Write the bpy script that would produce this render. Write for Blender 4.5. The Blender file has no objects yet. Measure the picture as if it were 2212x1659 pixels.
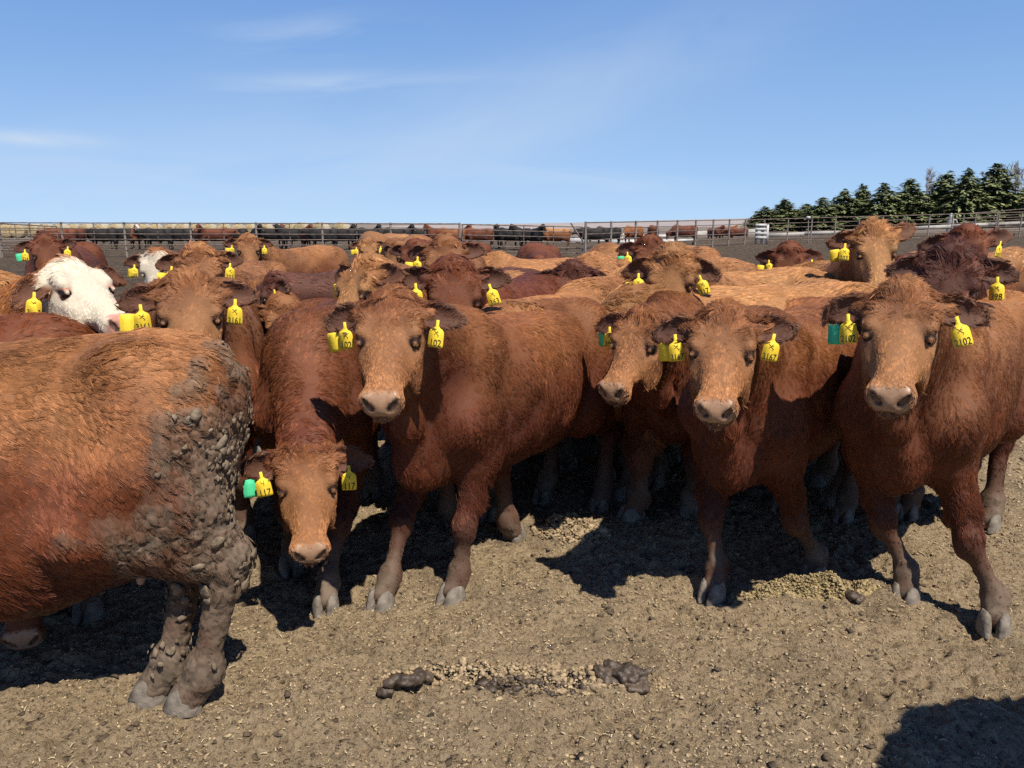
import bpy, math, random, time
import numpy as np
from mathutils import Vector, Matrix
T0 = time.time()
SC = bpy.context.scene
COL = SC.collection
R = math.radians
RNG = np.random.default_rng(7)
random.seed(7)

# ----------------------------------------------------------------------------------------------
# camera, world, sun, exposure
# ----------------------------------------------------------------------------------------------
CAM_H, PITCH, FPX = 1.60, R(11.8), 1662.0          # focal length in pixels of a 2212 px wide frame
cam = bpy.data.objects.new('camera', bpy.data.cameras.new('camera'))
COL.objects.link(cam)
cam.data.sensor_width = 36.0
cam.data.lens = 36.0 * FPX / 2212.0
cam.data.clip_start, cam.data.clip_end = 0.02, 6000.0
cam.location = (0, 0, CAM_H)
cam.rotation_euler = (math.pi / 2 - PITCH, 0, 0)
SC.camera = cam
SC.view_settings.view_transform = 'Standard'
SC.view_settings.look = 'None'
SC.view_settings.exposure = 0.48
SC.view_settings.gamma = 1.0
SC.cycles.max_bounces = 6
SC.cycles.diffuse_bounces = 2
SC.cycles.glossy_bounces = 2
SC.cycles.transmission_bounces = 2
SC.cycles.use_denoising = False
SC.cycles_curves.shape = 'RIBBONS'
SC.cycles_curves.subdivisions = 2

SUN_AZ = math.atan2(-0.57, 0.33)                 # direction towards the sun, on the ground plane
SUN_EL = R(56.5)
sun_dir = Vector((math.cos(SUN_AZ) * math.cos(SUN_EL), math.sin(SUN_AZ) * math.cos(SUN_EL), math.sin(SUN_EL)))
sl = bpy.data.lights.new('sun', 'SUN')
sl.energy, sl.angle, sl.color = 5.0, R(0.53), (1.0, 0.92, 0.79)
so = bpy.data.objects.new('sun', sl)
COL.objects.link(so)
so.location = (12, -20, 36)
so.rotation_euler = sun_dir.to_track_quat('Z', 'Y').to_euler()

world = bpy.data.worlds.new('World')
SC.world = world
world.use_nodes = True
wn, wl = world.node_tree.nodes, world.node_tree.links
wn.clear()
w_out = wn.new('ShaderNodeOutputWorld')
w_bg = wn.new('ShaderNodeBackground')
w_sky = wn.new('ShaderNodeTexSky')
w_sky.sky_type = 'NISHITA'
w_sky.sun_disc = False
w_sky.sun_elevation = SUN_EL
w_sky.sun_rotation = math.atan2(sun_dir.x, sun_dir.y)
w_sky.altitude = 300
w_sky.air_density, w_sky.dust_density, w_sky.ozone_density = 0.6, 0.0, 1.5


def wmath(op, a, b=None, clamp=False):
    n_ = wn.new('ShaderNodeMath'); n_.operation = op; n_.use_clamp = clamp
    for i_, x_ in enumerate((a, b)):
        if x_ is None: continue
        if isinstance(x_, (int, float)): n_.inputs[i_].default_value = x_
        else: wl.new(x_, n_.inputs[i_])
    return n_.outputs[0]


w_tc = wn.new('ShaderNodeTexCoord')
w_sep = wn.new('ShaderNodeSeparateXYZ')
wl.new(w_tc.outputs['Generated'], w_sep.inputs[0])
wx, wy, wz = w_sep.outputs
# clear spring sky: pale at the horizon, deeper blue overhead (values are for the Background strength below)
w_rmp = wn.new('ShaderNodeValToRGB')
w_rmp.color_ramp.elements[0].position, w_rmp.color_ramp.elements[0].color = 0.0, (.225, .205, .18, 1)
w_rmp.color_ramp.elements[1].position, w_rmp.color_ramp.elements[1].color = 1.0, (.06, .14, .40, 1)
SKYK = 0.665
for p_, c_ in ((.4985, (.24, .22, .20)), (.4995, (.50, .72, .95)), (.54, (.385, .615, .90)), (.60, (.255, .47, .83)), (.66, (.17, .35, .755)), (.74, (.11, .25, .64)), (.86, (.075, .175, .48))):
    e_ = w_rmp.color_ramp.elements.new(p_); e_.color = tuple(x_ * SKYK for x_ in c_) + (1,)
wl.new(wmath('ADD', wmath('MULTIPLY', wz, 0.5), 0.5), w_rmp.inputs[0])
w_sc = wn.new('ShaderNodeMix'); w_sc.data_type = 'RGBA'; w_sc.blend_type = 'MULTIPLY'; w_sc.inputs[0].default_value = 1.0
wl.new(w_sky.outputs[0], w_sc.inputs[6]); w_sc.inputs[7].default_value = (.06, .075, .12, 1)
w_mix = wn.new('ShaderNodeMix'); w_mix.data_type = 'RGBA'; w_mix.inputs[0].default_value = 0.85
wl.new(w_sc.outputs[2], w_mix.inputs[6]); wl.new(w_rmp.outputs[0], w_mix.inputs[7])
# thin cirrus, combed by the wind
w_az = wmath('ARCTAN2', wx, wy)
w_el = wmath('ARCSINE', wz)


def cirrus(seed, angle, sx, sy, az, el, raz, rel, amount, lo=.48, hi=.78):
    ca, sa = math.cos(angle), math.sin(angle)
    p_ = wmath('ADD', wmath('MULTIPLY', w_az, ca), wmath('MULTIPLY', w_el, sa))
    q_ = wmath('SUBTRACT', wmath('MULTIPLY', w_el, ca), wmath('MULTIPLY', w_az, sa))
    cm = wn.new('ShaderNodeCombineXYZ')
    wl.new(wmath('MULTIPLY', p_, sx), cm.inputs[0]); wl.new(wmath('MULTIPLY', q_, sy), cm.inputs[1]); cm.inputs[2].default_value = seed
    t_ = wn.new('ShaderNodeTexNoise'); t_.inputs['Scale'].default_value = 1.0; t_.inputs['Detail'].default_value = 7; t_.inputs['Distortion'].default_value = .8
    wl.new(cm.outputs[0], t_.inputs['Vector'])
    r_ = wn.new('ShaderNodeMapRange'); r_.inputs[1].default_value, r_.inputs[2].default_value = lo, hi
    wl.new(t_.outputs[0], r_.inputs[0])
    p0, q0 = az * ca + el * sa, el * ca - az * sa
    d_ = wmath('ADD', wmath('POWER', wmath('ABSOLUTE', wmath('DIVIDE', wmath('SUBTRACT', p_, p0), raz)), 2.0), wmath('POWER', wmath('ABSOLUTE', wmath('DIVIDE', wmath('SUBTRACT', q_, q0), rel)), 2.0))
    m_ = wmath('EXPONENT', wmath('MULTIPLY', d_, -1.0))
    return wmath('MULTIPLY', wmath('MULTIPLY', r_.outputs[0], m_), amount)


def azel(u, v):
    d_ = Vector(((u - 1106) / FPX, math.cos(PITCH) + (829.5 - v) / FPX * math.sin(PITCH), -math.sin(PITCH) + (829.5 - v) / FPX * math.cos(PITCH))).normalized()
    return math.atan2(d_.x, d_.y), math.asin(d_.z)


w_cl = None
for (sd_, u_, v_, an_, sx_, sy_, ra_, re_, am_, lo_, hi_) in (
        (1.3, 690, 80, .10, 5, 26, .12, .022, .60, .42, .75), (4.1, 40, 300, .0, 4, 30, .07, .008, 1.0, .25, .6), (7.7, 740, 180, .05, 4, 40, .16, .012, .55, .40, .7),
        (9.2, 1250, 190, .38, 3, 9, .36, .06, .55, .25, .80), (2.6, 500, 360, .12, 3, 12, .45, .07, .60, .30, .80), (5.5, 1330, 390, -.05, 4, 26, .20, .020, .55, .40, .72), (6.4, 160, 400, .0, 4, 22, .20, .03, .55, .38, .7)):
    a_, e_ = azel(u_, v_)
    c_ = cirrus(sd_, an_, sx_, sy_, a_, e_, ra_, re_, am_, lo_, hi_)
    w_cl = c_ if w_cl is None else wmath('ADD', w_cl, c_)
w_cl = wmath('MULTIPLY', w_cl, .75, True)
w_fin = wn.new('ShaderNodeMix'); w_fin.data_type = 'RGBA'
wl.new(w_cl, w_fin.inputs[0]); wl.new(w_mix.outputs[2], w_fin.inputs[6]); w_fin.inputs[7].default_value = (.66 * SKYK, .78 * SKYK, .95 * SKYK, 1)
w_bg.inputs['Strength'].default_value = 1.0
wl.new(w_fin.outputs[2], w_bg.inputs[0])
wl.new(w_bg.outputs[0], w_out.inputs[0])

# ----------------------------------------------------------------------------------------------
# small helpers
# ----------------------------------------------------------------------------------------------
CP, SP = math.cos(PITCH), math.sin(PITCH)


def ray(u, v):
    a, b = (u - 1106.0) / FPX, (829.5 - v) / FPX
    return np.array([a, CP + b * SP, -SP + b * CP])


def at_depth(u, v, Y):
    """point seen at photo pixel (u, v) that lies Y metres ahead"""
    d = ray(u, v)
    return np.array([0, 0, CAM_H]) + d * (Y / d[1])


def on_ground(u, v, z=0.0):
    d = ray(u, v)
    return np.array([0, 0, CAM_H]) + d * ((z - CAM_H) / d[2])


def ss(a, b, x):
    t = min(max((x - a) / (b - a), 0.0), 1.0)
    return t * t * (3 - 2 * t)


def gz(x, y):
    """height of the feedlot ground"""
    r = .0214 * max(x - 3.3, 0.0) * ss(12, 45, y) * (1 - ss(60, 200, x))
    return .12 * ss(4.2, 9, y) * (1 - .5 * ss(14, 34, y)) + r


_LAT = np.random.default_rng(3).random((32, 32, 32)).astype(np.float32)


def vnoise(P, scale, seed=0):
    """smooth value noise in -1..1 at points P (n,3); scale = cycles per metre"""
    q = P.astype(np.float32) * scale + np.array([seed * 7.31, seed * 3.17, seed * 5.71], dtype=np.float32)
    f = np.floor(q)
    t = q - f
    t = t * t * (3 - 2 * t)
    i = f.astype(np.int32) & 31
    j = (i + 1) & 31
    x0, y0, z0 = i[:, 0], i[:, 1], i[:, 2]
    x1, y1, z1 = j[:, 0], j[:, 1], j[:, 2]
    tx, ty, tz = t[:, 0], t[:, 1], t[:, 2]
    c00 = _LAT[x0, y0, z0] * (1 - tx) + _LAT[x1, y0, z0] * tx
    c10 = _LAT[x0, y1, z0] * (1 - tx) + _LAT[x1, y1, z0] * tx
    c01 = _LAT[x0, y0, z1] * (1 - tx) + _LAT[x1, y0, z1] * tx
    c11 = _LAT[x0, y1, z1] * (1 - tx) + _LAT[x1, y1, z1] * tx
    return ((c00 * (1 - ty) + c10 * ty) * (1 - tz) + (c01 * (1 - ty) + c11 * ty) * tz) * 2 - 1


def worley(P, scale, seed=0):
    """distance to the nearest cell border (0 in the cracks) and a random value per cell"""
    q = P.astype(np.float32) * scale
    f = np.floor(q).astype(np.int64)
    d1 = np.full(len(q), 9.0, np.float32); d2 = d1.copy(); cid = np.zeros(len(q), np.float32)
    for i in (-1, 0, 1):
        for j in (-1, 0, 1):
            for k in (-1, 0, 1):
                c = f + np.array([i, j, k])
                w = (c + seed * 7) & 31
                r0 = _LAT[w[:, 0], w[:, 1], w[:, 2]]
                r1 = _LAT[w[:, 1], w[:, 2], w[:, 0]]
                r2 = _LAT[w[:, 2], w[:, 0], w[:, 1]]
                d = np.linalg.norm(q - c - np.stack([r0, r1, r2], 1), axis=1)
                n_ = d < d1
                d2 = np.where(n_, d1, np.minimum(d2, d))
                cid = np.where(n_, r1, cid)
                d1 = np.where(n_, d, d1)
    return d2 - d1, cid


def vnoise3(P, scale, seed=0):
    return np.stack([vnoise(P, scale, seed), vnoise(P, scale, seed + 11), vnoise(P, scale, seed + 23)], 1)


def norm(v):
    return v / np.maximum(np.linalg.norm(v, axis=-1, keepdims=True), 1e-9)


def sstep(a, b, x):
    t = np.clip((x - a) / (b - a), 0, 1)
    return t * t * (3 - 2 * t)


def tag(o, label=None, cat=None, group=None, kind=None):
    if label: o['label'] = label
    if cat: o['category'] = cat
    if group: o['group'] = group
    if kind: o['kind'] = kind
    return o


def empty(name, loc, rz=0.0, scale=1.0):
    o = bpy.data.objects.new(name, None)
    COL.objects.link(o)
    o.empty_display_size = 0.1
    o.location = [float(c) for c in loc]
    o.rotation_euler = (0, 0, rz)
    o.scale = (scale,) * 3
    return o


def mesh_np(name, V, F, smooth=True):
    """mesh from vertex array and an (n,3) or (n,4) face array, or a list of such arrays"""
    me = bpy.data.meshes.new(name)
    Fs = F if isinstance(F, list) else [F]
    Fs = [np.asarray(f, dtype=np.int32) for f in Fs if len(f)]
    V = np.asarray(V, dtype=np.float32)
    me.vertices.add(len(V))
    me.vertices.foreach_set('co', V.ravel())
    idx = np.concatenate([f.ravel() for f in Fs])
    tot = np.concatenate([np.full(len(f), f.shape[1], dtype=np.int32) for f in Fs])
    start = np.concatenate([[0], np.cumsum(tot)[:-1]]).astype(np.int32)
    me.loops.add(len(idx))
    me.loops.foreach_set('vertex_index', idx)
    me.polygons.add(len(tot))
    me.polygons.foreach_set('loop_start', start)
    me.update(calc_edges=True)
    if smooth:
        me.polygons.foreach_set('use_smooth', np.ones(len(tot), dtype=bool))
    return me


def link(name, data, mat=None, parent=None, mtx=None):
    o = bpy.data.objects.new(name, data)
    COL.objects.link(o)
    if mat is not None and len(data.materials) == 0:
        data.materials.append(mat)
    if parent is not None:
        o.parent = parent
    if mtx is not None:
        o.matrix_basis = mtx
    return o


class MB:
    """collects simple solids into one mesh"""
    def __init__(s):
        s.v, s.f4, s.f3, s.n = [], [], [], 0

    def add(s, V, F):
        V = np.asarray(V, dtype=np.float32)
        F = np.asarray(F)
        s.v.append(V)
        (s.f4 if F.shape[1] == 4 else s.f3).append(F + s.n)
        s.n += len(V)

    def box(s, c, size, rot=None):
        q = np.array([[-1, -1, -1], [1, -1, -1], [1, 1, -1], [-1, 1, -1], [-1, -1, 1], [1, -1, 1], [1, 1, 1], [-1, 1, 1]], float) * 0.5 * np.array(size)
        if rot is not None: q = q @ np.asarray(rot).T
        s.add(q + np.array(c), [[0, 3, 2, 1], [4, 5, 6, 7], [0, 1, 5, 4], [1, 2, 6, 5], [2, 3, 7, 6], [3, 0, 4, 7]])

    def tube(s, pts, rad, n=8, cap=True):
        pts = np.asarray(pts, float)
        rad = np.broadcast_to(np.asarray(rad, float), (len(pts),))
        tan = np.gradient(pts, axis=0)
        tan = norm(tan)
        ref = np.array([0, 0, 1.0]) if abs(tan[0][2]) < 0.9 else np.array([1.0, 0, 0])
        rings = []
        for p, t, r in zip(pts, tan, rad):
            a = np.cross(t, ref); a /= max(np.linalg.norm(a), 1e-9)
            b = np.cross(a, t)
            ref = b
            th = np.arange(n) * 2 * math.pi / n
            rings.append(p + r * (np.cos(th)[:, None] * a + np.sin(th)[:, None] * b))
        V = np.concatenate(rings)
        F = [[i * n + k, (i + 1) * n + k, (i + 1) * n + (k + 1) % n, i * n + (k + 1) % n] for i in range(len(pts) - 1) for k in range(n)]
        s.add(V, F)
        if cap:
            for ri in (0, len(pts) - 1):
                c = s.n
                ring = V[ri * n:(ri + 1) * n]
                W = np.concatenate([ring, pts[ri][None]])
                s.add(W, [[k, (k + 1) % n, n] if ri == 0 else [(k + 1) % n, k, n] for k in range(n)])

    def mesh(s, name, smooth=True):
        V = np.concatenate(s.v)
        Fs = []
        if s.f4: Fs.append(np.concatenate(s.f4))
        if s.f3: Fs.append(np.concatenate(s.f3))
        return mesh_np(name, V, Fs, smooth)


# ----------------------------------------------------------------------------------------------
# materials
# ----------------------------------------------------------------------------------------------
def new_mat(name):
    m = bpy.data.materials.new(name)
    m.use_nodes = True
    n, l = m.node_tree.nodes, m.node_tree.links
    return m, n, l, n['Principled BSDF']


def ramp(n, stops):
    r = n.new('ShaderNodeValToRGB')
    e = r.color_ramp.elements
    e[0].position, e[0].color = stops[0][0], (*stops[0][1], 1)
    e[1].position, e[1].color = stops[-1][0], (*stops[-1][1], 1)
    for p, c in stops[1:-1]:
        x = e.new(p); x.color = (*c, 1)
    return r


def noise_mat(name, stops, scale=8.0, rough=0.8, bump=0.0, bscale=None, detail=5.0, spec=0.3, coord='Object', metal=0.0, bdist=0.01):
    m, n, l, b = new_mat(name)
    tc = n.new('ShaderNodeTexCoord')
    t = n.new('ShaderNodeTexNoise')
    t.inputs['Scale'].default_value, t.inputs['Detail'].default_value = scale, detail
    l.new(tc.outputs[coord], t.inputs['Vector'])
    r = ramp(n, stops)
    l.new(t.outputs[0], r.inputs[0])
    l.new(r.outputs[0], b.inputs['Base Color'])
    b.inputs['Roughness'].default_value = rough
    b.inputs['Specular IOR Level'].default_value = spec
    b.inputs['Metallic'].default_value = metal
    if bump:
        t2 = n.new('ShaderNodeTexNoise')
        t2.inputs['Scale'].default_value, t2.inputs['Detail'].default_value = bscale or scale * 3, 6
        l.new(tc.outputs[coord], t2.inputs['Vector'])
        bp = n.new('ShaderNodeBump')
        bp.inputs['Strength'].default_value, bp.inputs['Distance'].default_value = bump, bdist
        l.new(t2.outputs[0], bp.inputs['Height'])
        l.new(bp.outputs[0], b.inputs['Normal'])
    return m


# hide: colour comes from the coat pattern stored on the mesh
def hide_material():
    m, n, l, b = new_mat('hide')
    a = n.new('ShaderNodeAttribute'); a.attribute_name = 'coat_colour'
    g = n.new('ShaderNodeAttribute'); g.attribute_name = 'wet'
    tc = n.new('ShaderNodeTexCoord')
    t = n.new('ShaderNodeTexNoise'); t.inputs['Scale'].default_value = 90; t.inputs['Detail'].default_value = 4
    l.new(tc.outputs['Object'], t.inputs['Vector'])
    mx = n.new('ShaderNodeMix'); mx.data_type = 'RGBA'; mx.blend_type = 'MULTIPLY'
    r = ramp(n, [(0.3, (0.65, 0.62, 0.6)), (0.7, (1.1, 1.1, 1.1))])
    l.new(t.outputs[0], r.inputs[0])
    mx.inputs[0].default_value = 0.35
    l.new(a.outputs['Color'], mx.inputs[6]); l.new(r.outputs[0], mx.inputs[7])
    l.new(mx.outputs[2], b.inputs['Base Color'])
    mr = n.new('ShaderNodeMapRange')
    mr.inputs[3].default_value, mr.inputs[4].default_value = 0.75, 0.42
    l.new(g.outputs['Fac'], mr.inputs[0]); l.new(mr.outputs[0], b.inputs['Roughness'])
    b.inputs['Specular IOR Level'].default_value = 0.35
    bp = n.new('ShaderNodeBump'); bp.inputs['Strength'].default_value = 0.3; bp.inputs['Distance'].default_value = 0.003
    l.new(t.outputs[0], bp.inputs['Height']); l.new(bp.outputs[0], b.inputs['Normal'])
    return m


def hair_material():
    m, n, l, b = new_mat('coat_hair')
    a = n.new('ShaderNodeAttribute'); a.attribute_name = 'hair_colour'
    l.new(a.outputs['Color'], b.inputs['Base Color'])
    b.inputs['Roughness'].default_value = 0.42
    b.inputs['Specular IOR Level'].default_value = 0.25
    hb = n.new('ShaderNodeBsdfHair'); hb.component = 'Reflection'
    mx = n.new('ShaderNodeMix'); mx.data_type = 'RGBA'; mx.blend_type = 'ADD'; mx.inputs[0].default_value = 1.0
    l.new(a.outputs['Color'], mx.inputs[7])
    l.new(a.outputs['Color'], mx.inputs[6]); l.new(mx.outputs[2], hb.inputs['Color'])
    hb.inputs['RoughnessU'].default_value, hb.inputs['RoughnessV'].default_value = .22, .5
    ms = n.new('ShaderNodeMixShader'); ms.inputs[0].default_value = .17
    l.new(b.outputs[0], ms.inputs[1]); l.new(hb.outputs[0], ms.inputs[2])
    l.new(ms.outputs[0], n['Material Output'].inputs[0])
    return m


M = {}
M['hide'] = hide_material()
M['hair'] = hair_material()
M['hoof'] = noise_mat('hoof', [(0.3, (0.075, 0.062, 0.05)), (0.7, (0.24, 0.205, 0.165))], 26, 0.75, 0.5, 60)
m, n, l, b = new_mat('eyeball'); b.inputs['Base Color'].default_value = (0.008, 0.006, 0.006, 1); b.inputs['Roughness'].default_value = 0.06
M['eye'] = m


# ----------------------------------------------------------------------------------------------
# cattle: one implicit surface per animal, polygonised, then given hooves, eyes, tags and hair
# ----------------------------------------------------------------------------------------------
class Field:
    def __init__(s, xs, ys, zs):
        s.ax = [np.asarray(a, dtype=np.float32) for a in (xs, ys, zs)]
        s.D = np.full([len(a) for a in s.ax], 1.0, dtype=np.float32)

    def region(s, lo, hi):
        sl = []
        for a, l, h in zip(s.ax, lo, hi):
            i, j = np.searchsorted(a, l), np.searchsorted(a, h)
            sl.append(slice(max(i - 1, 0), min(j + 1, len(a))))
        g = np.meshgrid(*[a[q] for a, q in zip(s.ax, sl)], indexing='ij')
        return tuple(sl), np.stack(g, -1)

    def add(s, fn, lo, hi, k=0.05, sub=False):
        mg = k + 0.05
        sl, P = s.region(np.asarray(lo) - mg, np.asarray(hi) + mg)
        if P.size == 0: return
        d = fn(P)
        D = s.D[sl]
        if sub:
            h = np.clip(0.5 - 0.5 * (D + d) / k, 0, 1)
            s.D[sl] = D * (1 - h) - d * h + k * h * (1 - h)
        else:
            h = np.clip(0.5 + 0.5 * (d - D) / k, 0, 1)
            s.D[sl] = d * (1 - h) + D * h - k * h * (1 - h)


def f_cone(a, b, ra, rb, sq=None):
    a, b = np.asarray(a, np.float32), np.asarray(b, np.float32)
    ba = b - a
    L2 = float(ba @ ba)

    def fn(P):
        p = P - a
        t = np.clip((p @ ba) / L2, 0, 1)
        q = p - t[..., None] * ba
        if sq is not None:
            q = q * sq
        return np.sqrt((q * q).sum(-1)) - (ra + (rb - ra) * t)
    rm = max(ra, rb) * 1.4
    return fn, np.minimum(a, b) - rm, np.maximum(a, b) + rm


def f_ell(c, r, Rm=None):
    c, r = np.asarray(c, np.float32), np.asarray(r, np.float32)

    def fn(P):
        p = P - c
        if Rm is not None: p = p @ Rm          # columns of Rm are the ellipsoid axes
        q = p / r
        k0 = np.sqrt((q * q).sum(-1))
        q2 = q / r
        k1 = np.sqrt((q2 * q2).sum(-1))
        return np.where(k0 < 1e-4, -r.min(), k0 * (k0 - 1) / np.maximum(k1, 1e-6))
    rm = r.max()
    return fn, c - rm, c + rm


def smooth_interp(x, xs, ys):
    """monotone-ish cubic through the stations"""
    xs, ys = np.asarray(xs, float), np.asarray(ys, float)
    fx = np.linspace(xs[0], xs[-1], 240)
    m = np.gradient(ys, xs)
    i = np.clip(np.searchsorted(xs, fx) - 1, 0, len(xs) - 2)
    h = xs[i + 1] - xs[i]
    t = (fx - xs[i]) / h
    fy = (2 * t**3 - 3 * t**2 + 1) * ys[i] + (t**3 - 2 * t**2 + t) * h * m[i] + (-2 * t**3 + 3 * t**2) * ys[i + 1] + (t**3 - t**2) * h * m[i + 1]
    return np.interp(x, fx, fy).astype(np.float32)


def f_loft(st, p=2.3, taper=0.0, O=None, Rm=None, bend=None):
    """elliptic sections along local x: stations (x, half width, top, bottom)"""
    st = np.asarray(st, float)
    X = st[:, 0]

    def fn(P):
        q = P
        if O is not None: q = q - O
        if Rm is not None: q = q @ Rm
        x, y, z = q[..., 0], q[..., 1], q[..., 2]
        if bend is not None: y = y - bend(x)
        xc = np.clip(x, X[0], X[-1])
        w = smooth_interp(xc, X, st[:, 1])
        zt = smooth_interp(xc, X, st[:, 2])
        zb = smooth_interp(xc, X, st[:, 3])
        zc, h = (zt + zb) / 2, (zt - zb) / 2
        s_ = (z - zc) / h
        if taper: w = w * (1 - taper * np.clip(-s_ + 0.1, 0, 1))
        k = (np.abs(y / w) ** p + np.abs(s_) ** p) ** (1 / p)
        d = (k - 1) * np.minimum(w, h) * 0.9
        dx = x - xc
        return np.where(dx != 0, np.sqrt(np.maximum(d, 0) ** 2 + dx * dx), d)
    return fn


def surface_nets(F):
    xs, ys, zs = F.ax
    D = F.D
    S = D < 0
    nx, ny, nz = D.shape
    c = np.zeros((nx - 1, ny - 1, nz - 1), dtype=np.uint8)
    for i in (0, 1):
        for j in (0, 1):
            for k in (0, 1):
                c += S[i:nx - 1 + i, j:ny - 1 + j, k:nz - 1 + k]
    act = (c > 0) & (c < 8)
    I, J, K = np.nonzero(act)
    idx = np.full(act.shape, -1, dtype=np.int32)
    idx[I, J, K] = np.arange(len(I))
    acc = np.zeros((len(I), 3), dtype=np.float32)
    cnt = np.zeros(len(I), dtype=np.float32)
    cor = [(i, j, k) for i in (0, 1) for j in (0, 1) for k in (0, 1)]
    for a in cor:
        for ax in range(3):
            if a[ax]: continue
            b = list(a); b[ax] = 1
            da, db = D[I + a[0], J + a[1], K + a[2]], D[I + b[0], J + b[1], K + b[2]]
            m = (da < 0) != (db < 0)
            t = np.where(m, da / np.where(m, da - db, 1), 0)
            pa = np.stack([xs[I + a[0]], ys[J + a[1]], zs[K + a[2]]], 1)
            pb = np.stack([xs[I + b[0]], ys[J + b[1]], zs[K + b[2]]], 1)
            acc += np.where(m[:, None], pa + (pb - pa) * t[:, None], 0)
            cnt += m
    V = acc / cnt[:, None]
    quads = []
    # x edges
    e = S[:-1, 1:-1, 1:-1] != S[1:, 1:-1, 1:-1]
    i, j, k = np.nonzero(e); j += 1; k += 1
    q = np.stack([idx[i, j - 1, k - 1], idx[i, j, k - 1], idx[i, j, k], idx[i, j - 1, k]], 1)
    fl = S[i, j, k]
    quads.append(np.where(fl[:, None], q, q[:, ::-1]))
    e = S[1:-1, :-1, 1:-1] != S[1:-1, 1:, 1:-1]
    i, j, k = np.nonzero(e); i += 1; k += 1
    q = np.stack([idx[i - 1, j, k - 1], idx[i - 1, j, k], idx[i, j, k], idx[i, j, k - 1]], 1)
    fl = S[i, j, k]
    quads.append(np.where(fl[:, None], q, q[:, ::-1]))
    e = S[1:-1, 1:-1, :-1] != S[1:-1, 1:-1, 1:]
    i, j, k = np.nonzero(e); i += 1; j += 1
    q = np.stack([idx[i - 1, j - 1, k], idx[i, j - 1, k], idx[i, j, k], idx[i - 1, j, k]], 1)
    fl = S[i, j, k]
    quads.append(np.where(fl[:, None], q, q[:, ::-1]))
    return V, np.concatenate(quads)


TORSO = [(-0.83, .07, 1.06, .86), (-0.79, .15, 1.14, .72), (-0.70, .215, 1.17, .58), (-0.56, .255, 1.205, .53), (-0.40, .27, 1.200, .52),
         (-0.22, .295, 1.190, .48), (0.0, .315, 1.185, .48), (0.20, .300, 1.19, .49), (0.38, .250, 1.215, .50), (0.52, .210, 1.225, .51),
         (0.64, .170, 1.18, .52), (0.73, .12, 1.05, .56), (0.77, .06, .92, .64)]
HEAD = [(-.05, .04, -.04, -.10), (-.03, .068, -.012, -.125), (.0, .086, .004, -.16), (.05, .099, .014, -.20), (.10, .105, .014, -.232), (.15, .106, .008, -.248),
        (.20, .096, -.002, -.25), (.25, .080, -.012, -.238), (.31, .064, -.020, -.205), (.37, .058, -.026, -.178), (.42, .061, -.034, -.165),
        (.455, .066, -.048, -.160), (.485, .058, -.076, -.156), (.503, .036, -.104, -.148)]
HK = np.array([.77, 1.05, .90])                   # overall head proportions: shorter and broader
HEAD = np.array(HEAD)
EYE = np.array([.184, .0865, -.046])
EAR = np.array([.030, .088, -.050])
NOSTRIL = (np.array([.502, .030, -.086]), np.array([.482, .054, -.052]))


def rot_axes(fwd, up):
    x = np.asarray(fwd, float); x = x / np.linalg.norm(x)
    y = np.cross(up, x); y = y / np.linalg.norm(y)
    z = np.cross(x, y)
    return np.stack([x, y, z], 1)                  # columns = axes


def ear_frame(side, droop, fwd):
    """axes (length, width, hollow side) of an ear in head coordinates"""
    L = np.array([0.05 + 1.0 * droop, side * 1.0, 0.0 + 0.5 * fwd])
    L /= np.linalg.norm(L)
    H = np.array([0.42, 0.0, 0.90])                # the hollow looks down the face and forward
    H = H - L * (H @ L); H /= np.linalg.norm(H)
    W = np.cross(H, L)
    return np.stack([L, W, H], 1)


def f_ear(O, A, ln=.152, wd=.049):
    def fn(P):
        q = (P - O) @ A
        l, w, h = q[..., 0] / ln, q[..., 1], q[..., 2]
        lc = np.clip(l, 0.001, 0.999)
        wl = wd * np.clip(1.02 * np.sin(np.pi * np.clip(lc * 0.80 + 0.16, 0, 1)) ** 0.70, 0.02, 2)
        cup = (1 - lc) * 13 + 5.5
        hh = h - cup * w * w + 0.012 * (1 - lc) + 0.03 * lc * lc
        th = 0.0085 + 0.012 * (1 - lc) ** 2
        d1 = np.abs(hh) - th
        d2 = (np.abs(w) - wl)
        d3 = np.maximum(-l, l - 1) * ln
        d = np.maximum(np.maximum(d1, d3), d2)
        return d + 0.0
    c = O + A[:, 0] * ln / 2
    return fn, c - 0.15, c + 0.15


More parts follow.
